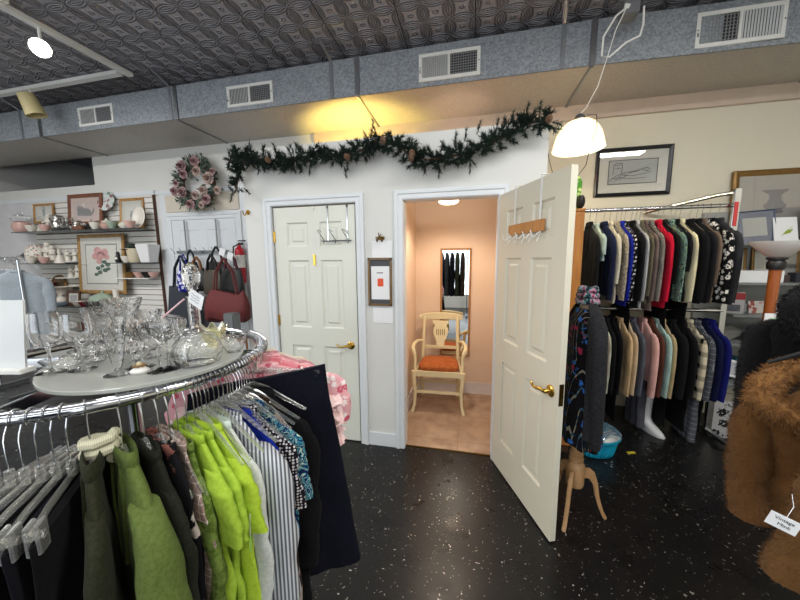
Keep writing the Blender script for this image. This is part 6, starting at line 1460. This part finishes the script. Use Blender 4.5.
g = G(); g.box(-.012, .05, -.012, .012, .49, .52); g.box(-.012, .10, -.009, .009, .535, .55); g.out('valve_lever', BLACKP, fx, bev=.003)
G().tube([(-.01, 0, .50), (-.07, -.02, .47), (-.075, -.03, .35), (-.068, -.03, .22)], .010, 8).out('hose', BLACKP, fx); G().box(-.03, .03, .058, .08, .1, .3).out('bracket', STEEL, fx)
st_ = thing('stool', 'low wooden stool by the old white door, behind the rack', 'stool', (-2.62, 3.0, 0))
G().lathe([(.15, .70), (.155, .71), (.155, .73), (.15, .74)], 24).out('seat', OAKF, st_)
for a in (45, 135, 225, 315): G().tube([(.11*math.cos(R(a)), .11*math.sin(R(a)), .70), (.15*math.cos(R(a)), .15*math.sin(R(a)), 0)], .014, 8).out('leg', OAKF, st_)
o = G().box(-.07, .07, -.06, .06, 0, .26).out('grey_tin', plain('grey tin', '7F8384', .4, .3), bev=.012, loc=(-2.64, 3.0, .741)); tag(o, 'grey metal tin standing on the wooden stool', 'tin')
# little things in the tray left of the glass top
ab = thing('accessory_tray', 'flat tray of folded silvery scarves beside the white sign', 'tray', (-1.56, 1.13, RZ+.0175), R(20))
G().box(-.15, .12, -.10, .10, 0, .008).out('tray', SILV, ab, bev=.003)
for k in range(5): G().loft([elring(.09-.008*k, .05, .008+.008*k, 20, .01*math.sin(k*2), .012*math.cos(k*3)), elring(.10-.008*k, .055, .012+.008*k, 20, .01*math.sin(k*2), .012*math.cos(k*3)), elring(.09-.008*k, .05, .016+.008*k, 20, .01*math.sin(k*2), .012*math.cos(k*3))]).out('folded_scarf', fab(['silver scarf', 'brown scarf', 'beige scarf', 'grey scarf', 'taupe scarf'][k], ['9A958E', '6A5A4A', 'B5A58E', '7E7C7A', '8E7E6E'][k], ['B7B2AA', '84705C', 'CBBDA6', '96948F', 'A79682'][k], 'tweed', .3, .6), ab, smooth=60)

# ---- rack of dark clothes added behind the camera for the fitting room mirror's reflection
mk = thing('garment_rack', 'garment rack of long dark clothes reflected in the fitting room mirror', 'garment rack', (-.62, -1.5, 0))
G().tube([(-.55, 0, 1.85), (.55, 0, 1.85)], .015, 10).out('rail', CHROME, mk)
for x in (-.55, .55): G().tube([(x, 0, .04), (x, 0, 1.85)], .014, 10).out('upright', CHROME, mk); g = G(); g.box(x-.02, x+.02, -.25, .25, .01, .05); g.out('foot', STEEL, mk, bev=.004)
for i in range(7):
    garment('long_coat', ['long black coat reflected first in the mirror', 'long black dress reflected in the mirror', 'long navy coat reflected in the mirror', 'long charcoal coat reflected in the mirror', 'long ink coat reflected in the mirror', 'long olive coat reflected in the mirror', 'long dark brown coat reflected in the mirror'][i], 'coat',
        [LONG, BLK, NAVY, CHAR, BTR[1], DOL, fab('dark brown coat cloth', '2B1F19')][i], (-1.04+i*.14, -1.5, 1.85), PI/2, 'long coats reflected in the mirror', w=.40, th=.062, L=1.15, sl=.6, kind='coat', seed=150+i)
# ------------------------------------------------------------------ lights and view
def area(name, loc, sx, sy, power, col=(1, 1, 1), rot=(0, 0, 0)):
    l = bpy.data.lights.new(name, 'AREA'); l.shape = 'RECTANGLE'; l.size = sx; l.size_y = sy; l.energy = power; l.color = col
    o = bpy.data.objects.new(name, l); COL.objects.link(o); o.location = loc; o.rotation_euler = rot; return o
def point(name, loc, power, col, r=.05):
    l = bpy.data.lights.new(name, 'POINT'); l.energy = power; l.color = col; l.shadow_soft_size = r
    o = bpy.data.objects.new(name, l); COL.objects.link(o); o.location = loc; return o
COOL = (1, .985, .96)
for i, (x, y) in enumerate([(-4.6, .9), (-1.2, .3), (1.8, .6), (-4.2, -1.6), (-1.2, -1.6), (1.6, -1.6)]):
    area('fluorescent_light', (x, y, 3.42), 2.3, .22, (92, 18, 78, 22, 20, 28)[i], COOL)
area('shop_window_daylight', (-1.8, -2.9, 1.55), 5.5, 2.2, 118, (.86, .93, 1), (R(90), 0, 0))
l = bpy.data.lights.new('track_spot', 'SPOT'); l.energy = 160; l.spot_size = R(80); l.spot_blend = .6; l.color = (1, .92, .8); l.shadow_soft_size = .05
o = bpy.data.objects.new('track_spot', l); COL.objects.link(o); o.location = (-3.27, 1.96, 3.24); o.rotation_euler = (Vector((-1.6, .6, 1.6))-Vector((-3.27, 1.96, 3.24))).to_track_quat('-Z', 'Y').to_euler()
point('pendant_bulb', (.80, 2.8, 2.47), 24, (1, .86, .62), .04)
def spotl(name, loc, aim, power, col, size, blend=.5, r=.06):
    l = bpy.data.lights.new(name, 'SPOT'); l.energy = power; l.color = col; l.spot_size = R(size); l.spot_blend = blend; l.shadow_soft_size = r
    o = bpy.data.objects.new(name, l); COL.objects.link(o); o.location = loc; o.rotation_euler = (Vector(aim)-Vector(loc)).to_track_quat('-Z', 'Y').to_euler(); return o
spotl('fitting_down_light', (-.205, 3.0, 2.08), (-.205, 3.12, 0), 36, (1, .83, .66), 150, .6)
spotl('fitting_up_light', (-.165, 3.3, 2.35), (-.15, 3.36, 3.1), 7, (1, .66, .46), 62, .8)
spotl('second_room_up_light', (-1.30, 3.36, 2.42), (-1.24, 3.60, 3.1), 60, (1, .76, .20), 112, .45)
w_ = bpy.data.worlds.new('world'); sc.world = w_; w_.use_nodes = True
w_.node_tree.nodes['Background'].inputs[0].default_value = (.8, .82, .85, 1); w_.node_tree.nodes['Background'].inputs[1].default_value = .3
vs_ = sc.view_settings; vs_.view_transform = 'Standard'; vs_.look = 'None'; vs_.gamma = 1; vs_.use_curve_mapping = False; vs_.exposure = .22
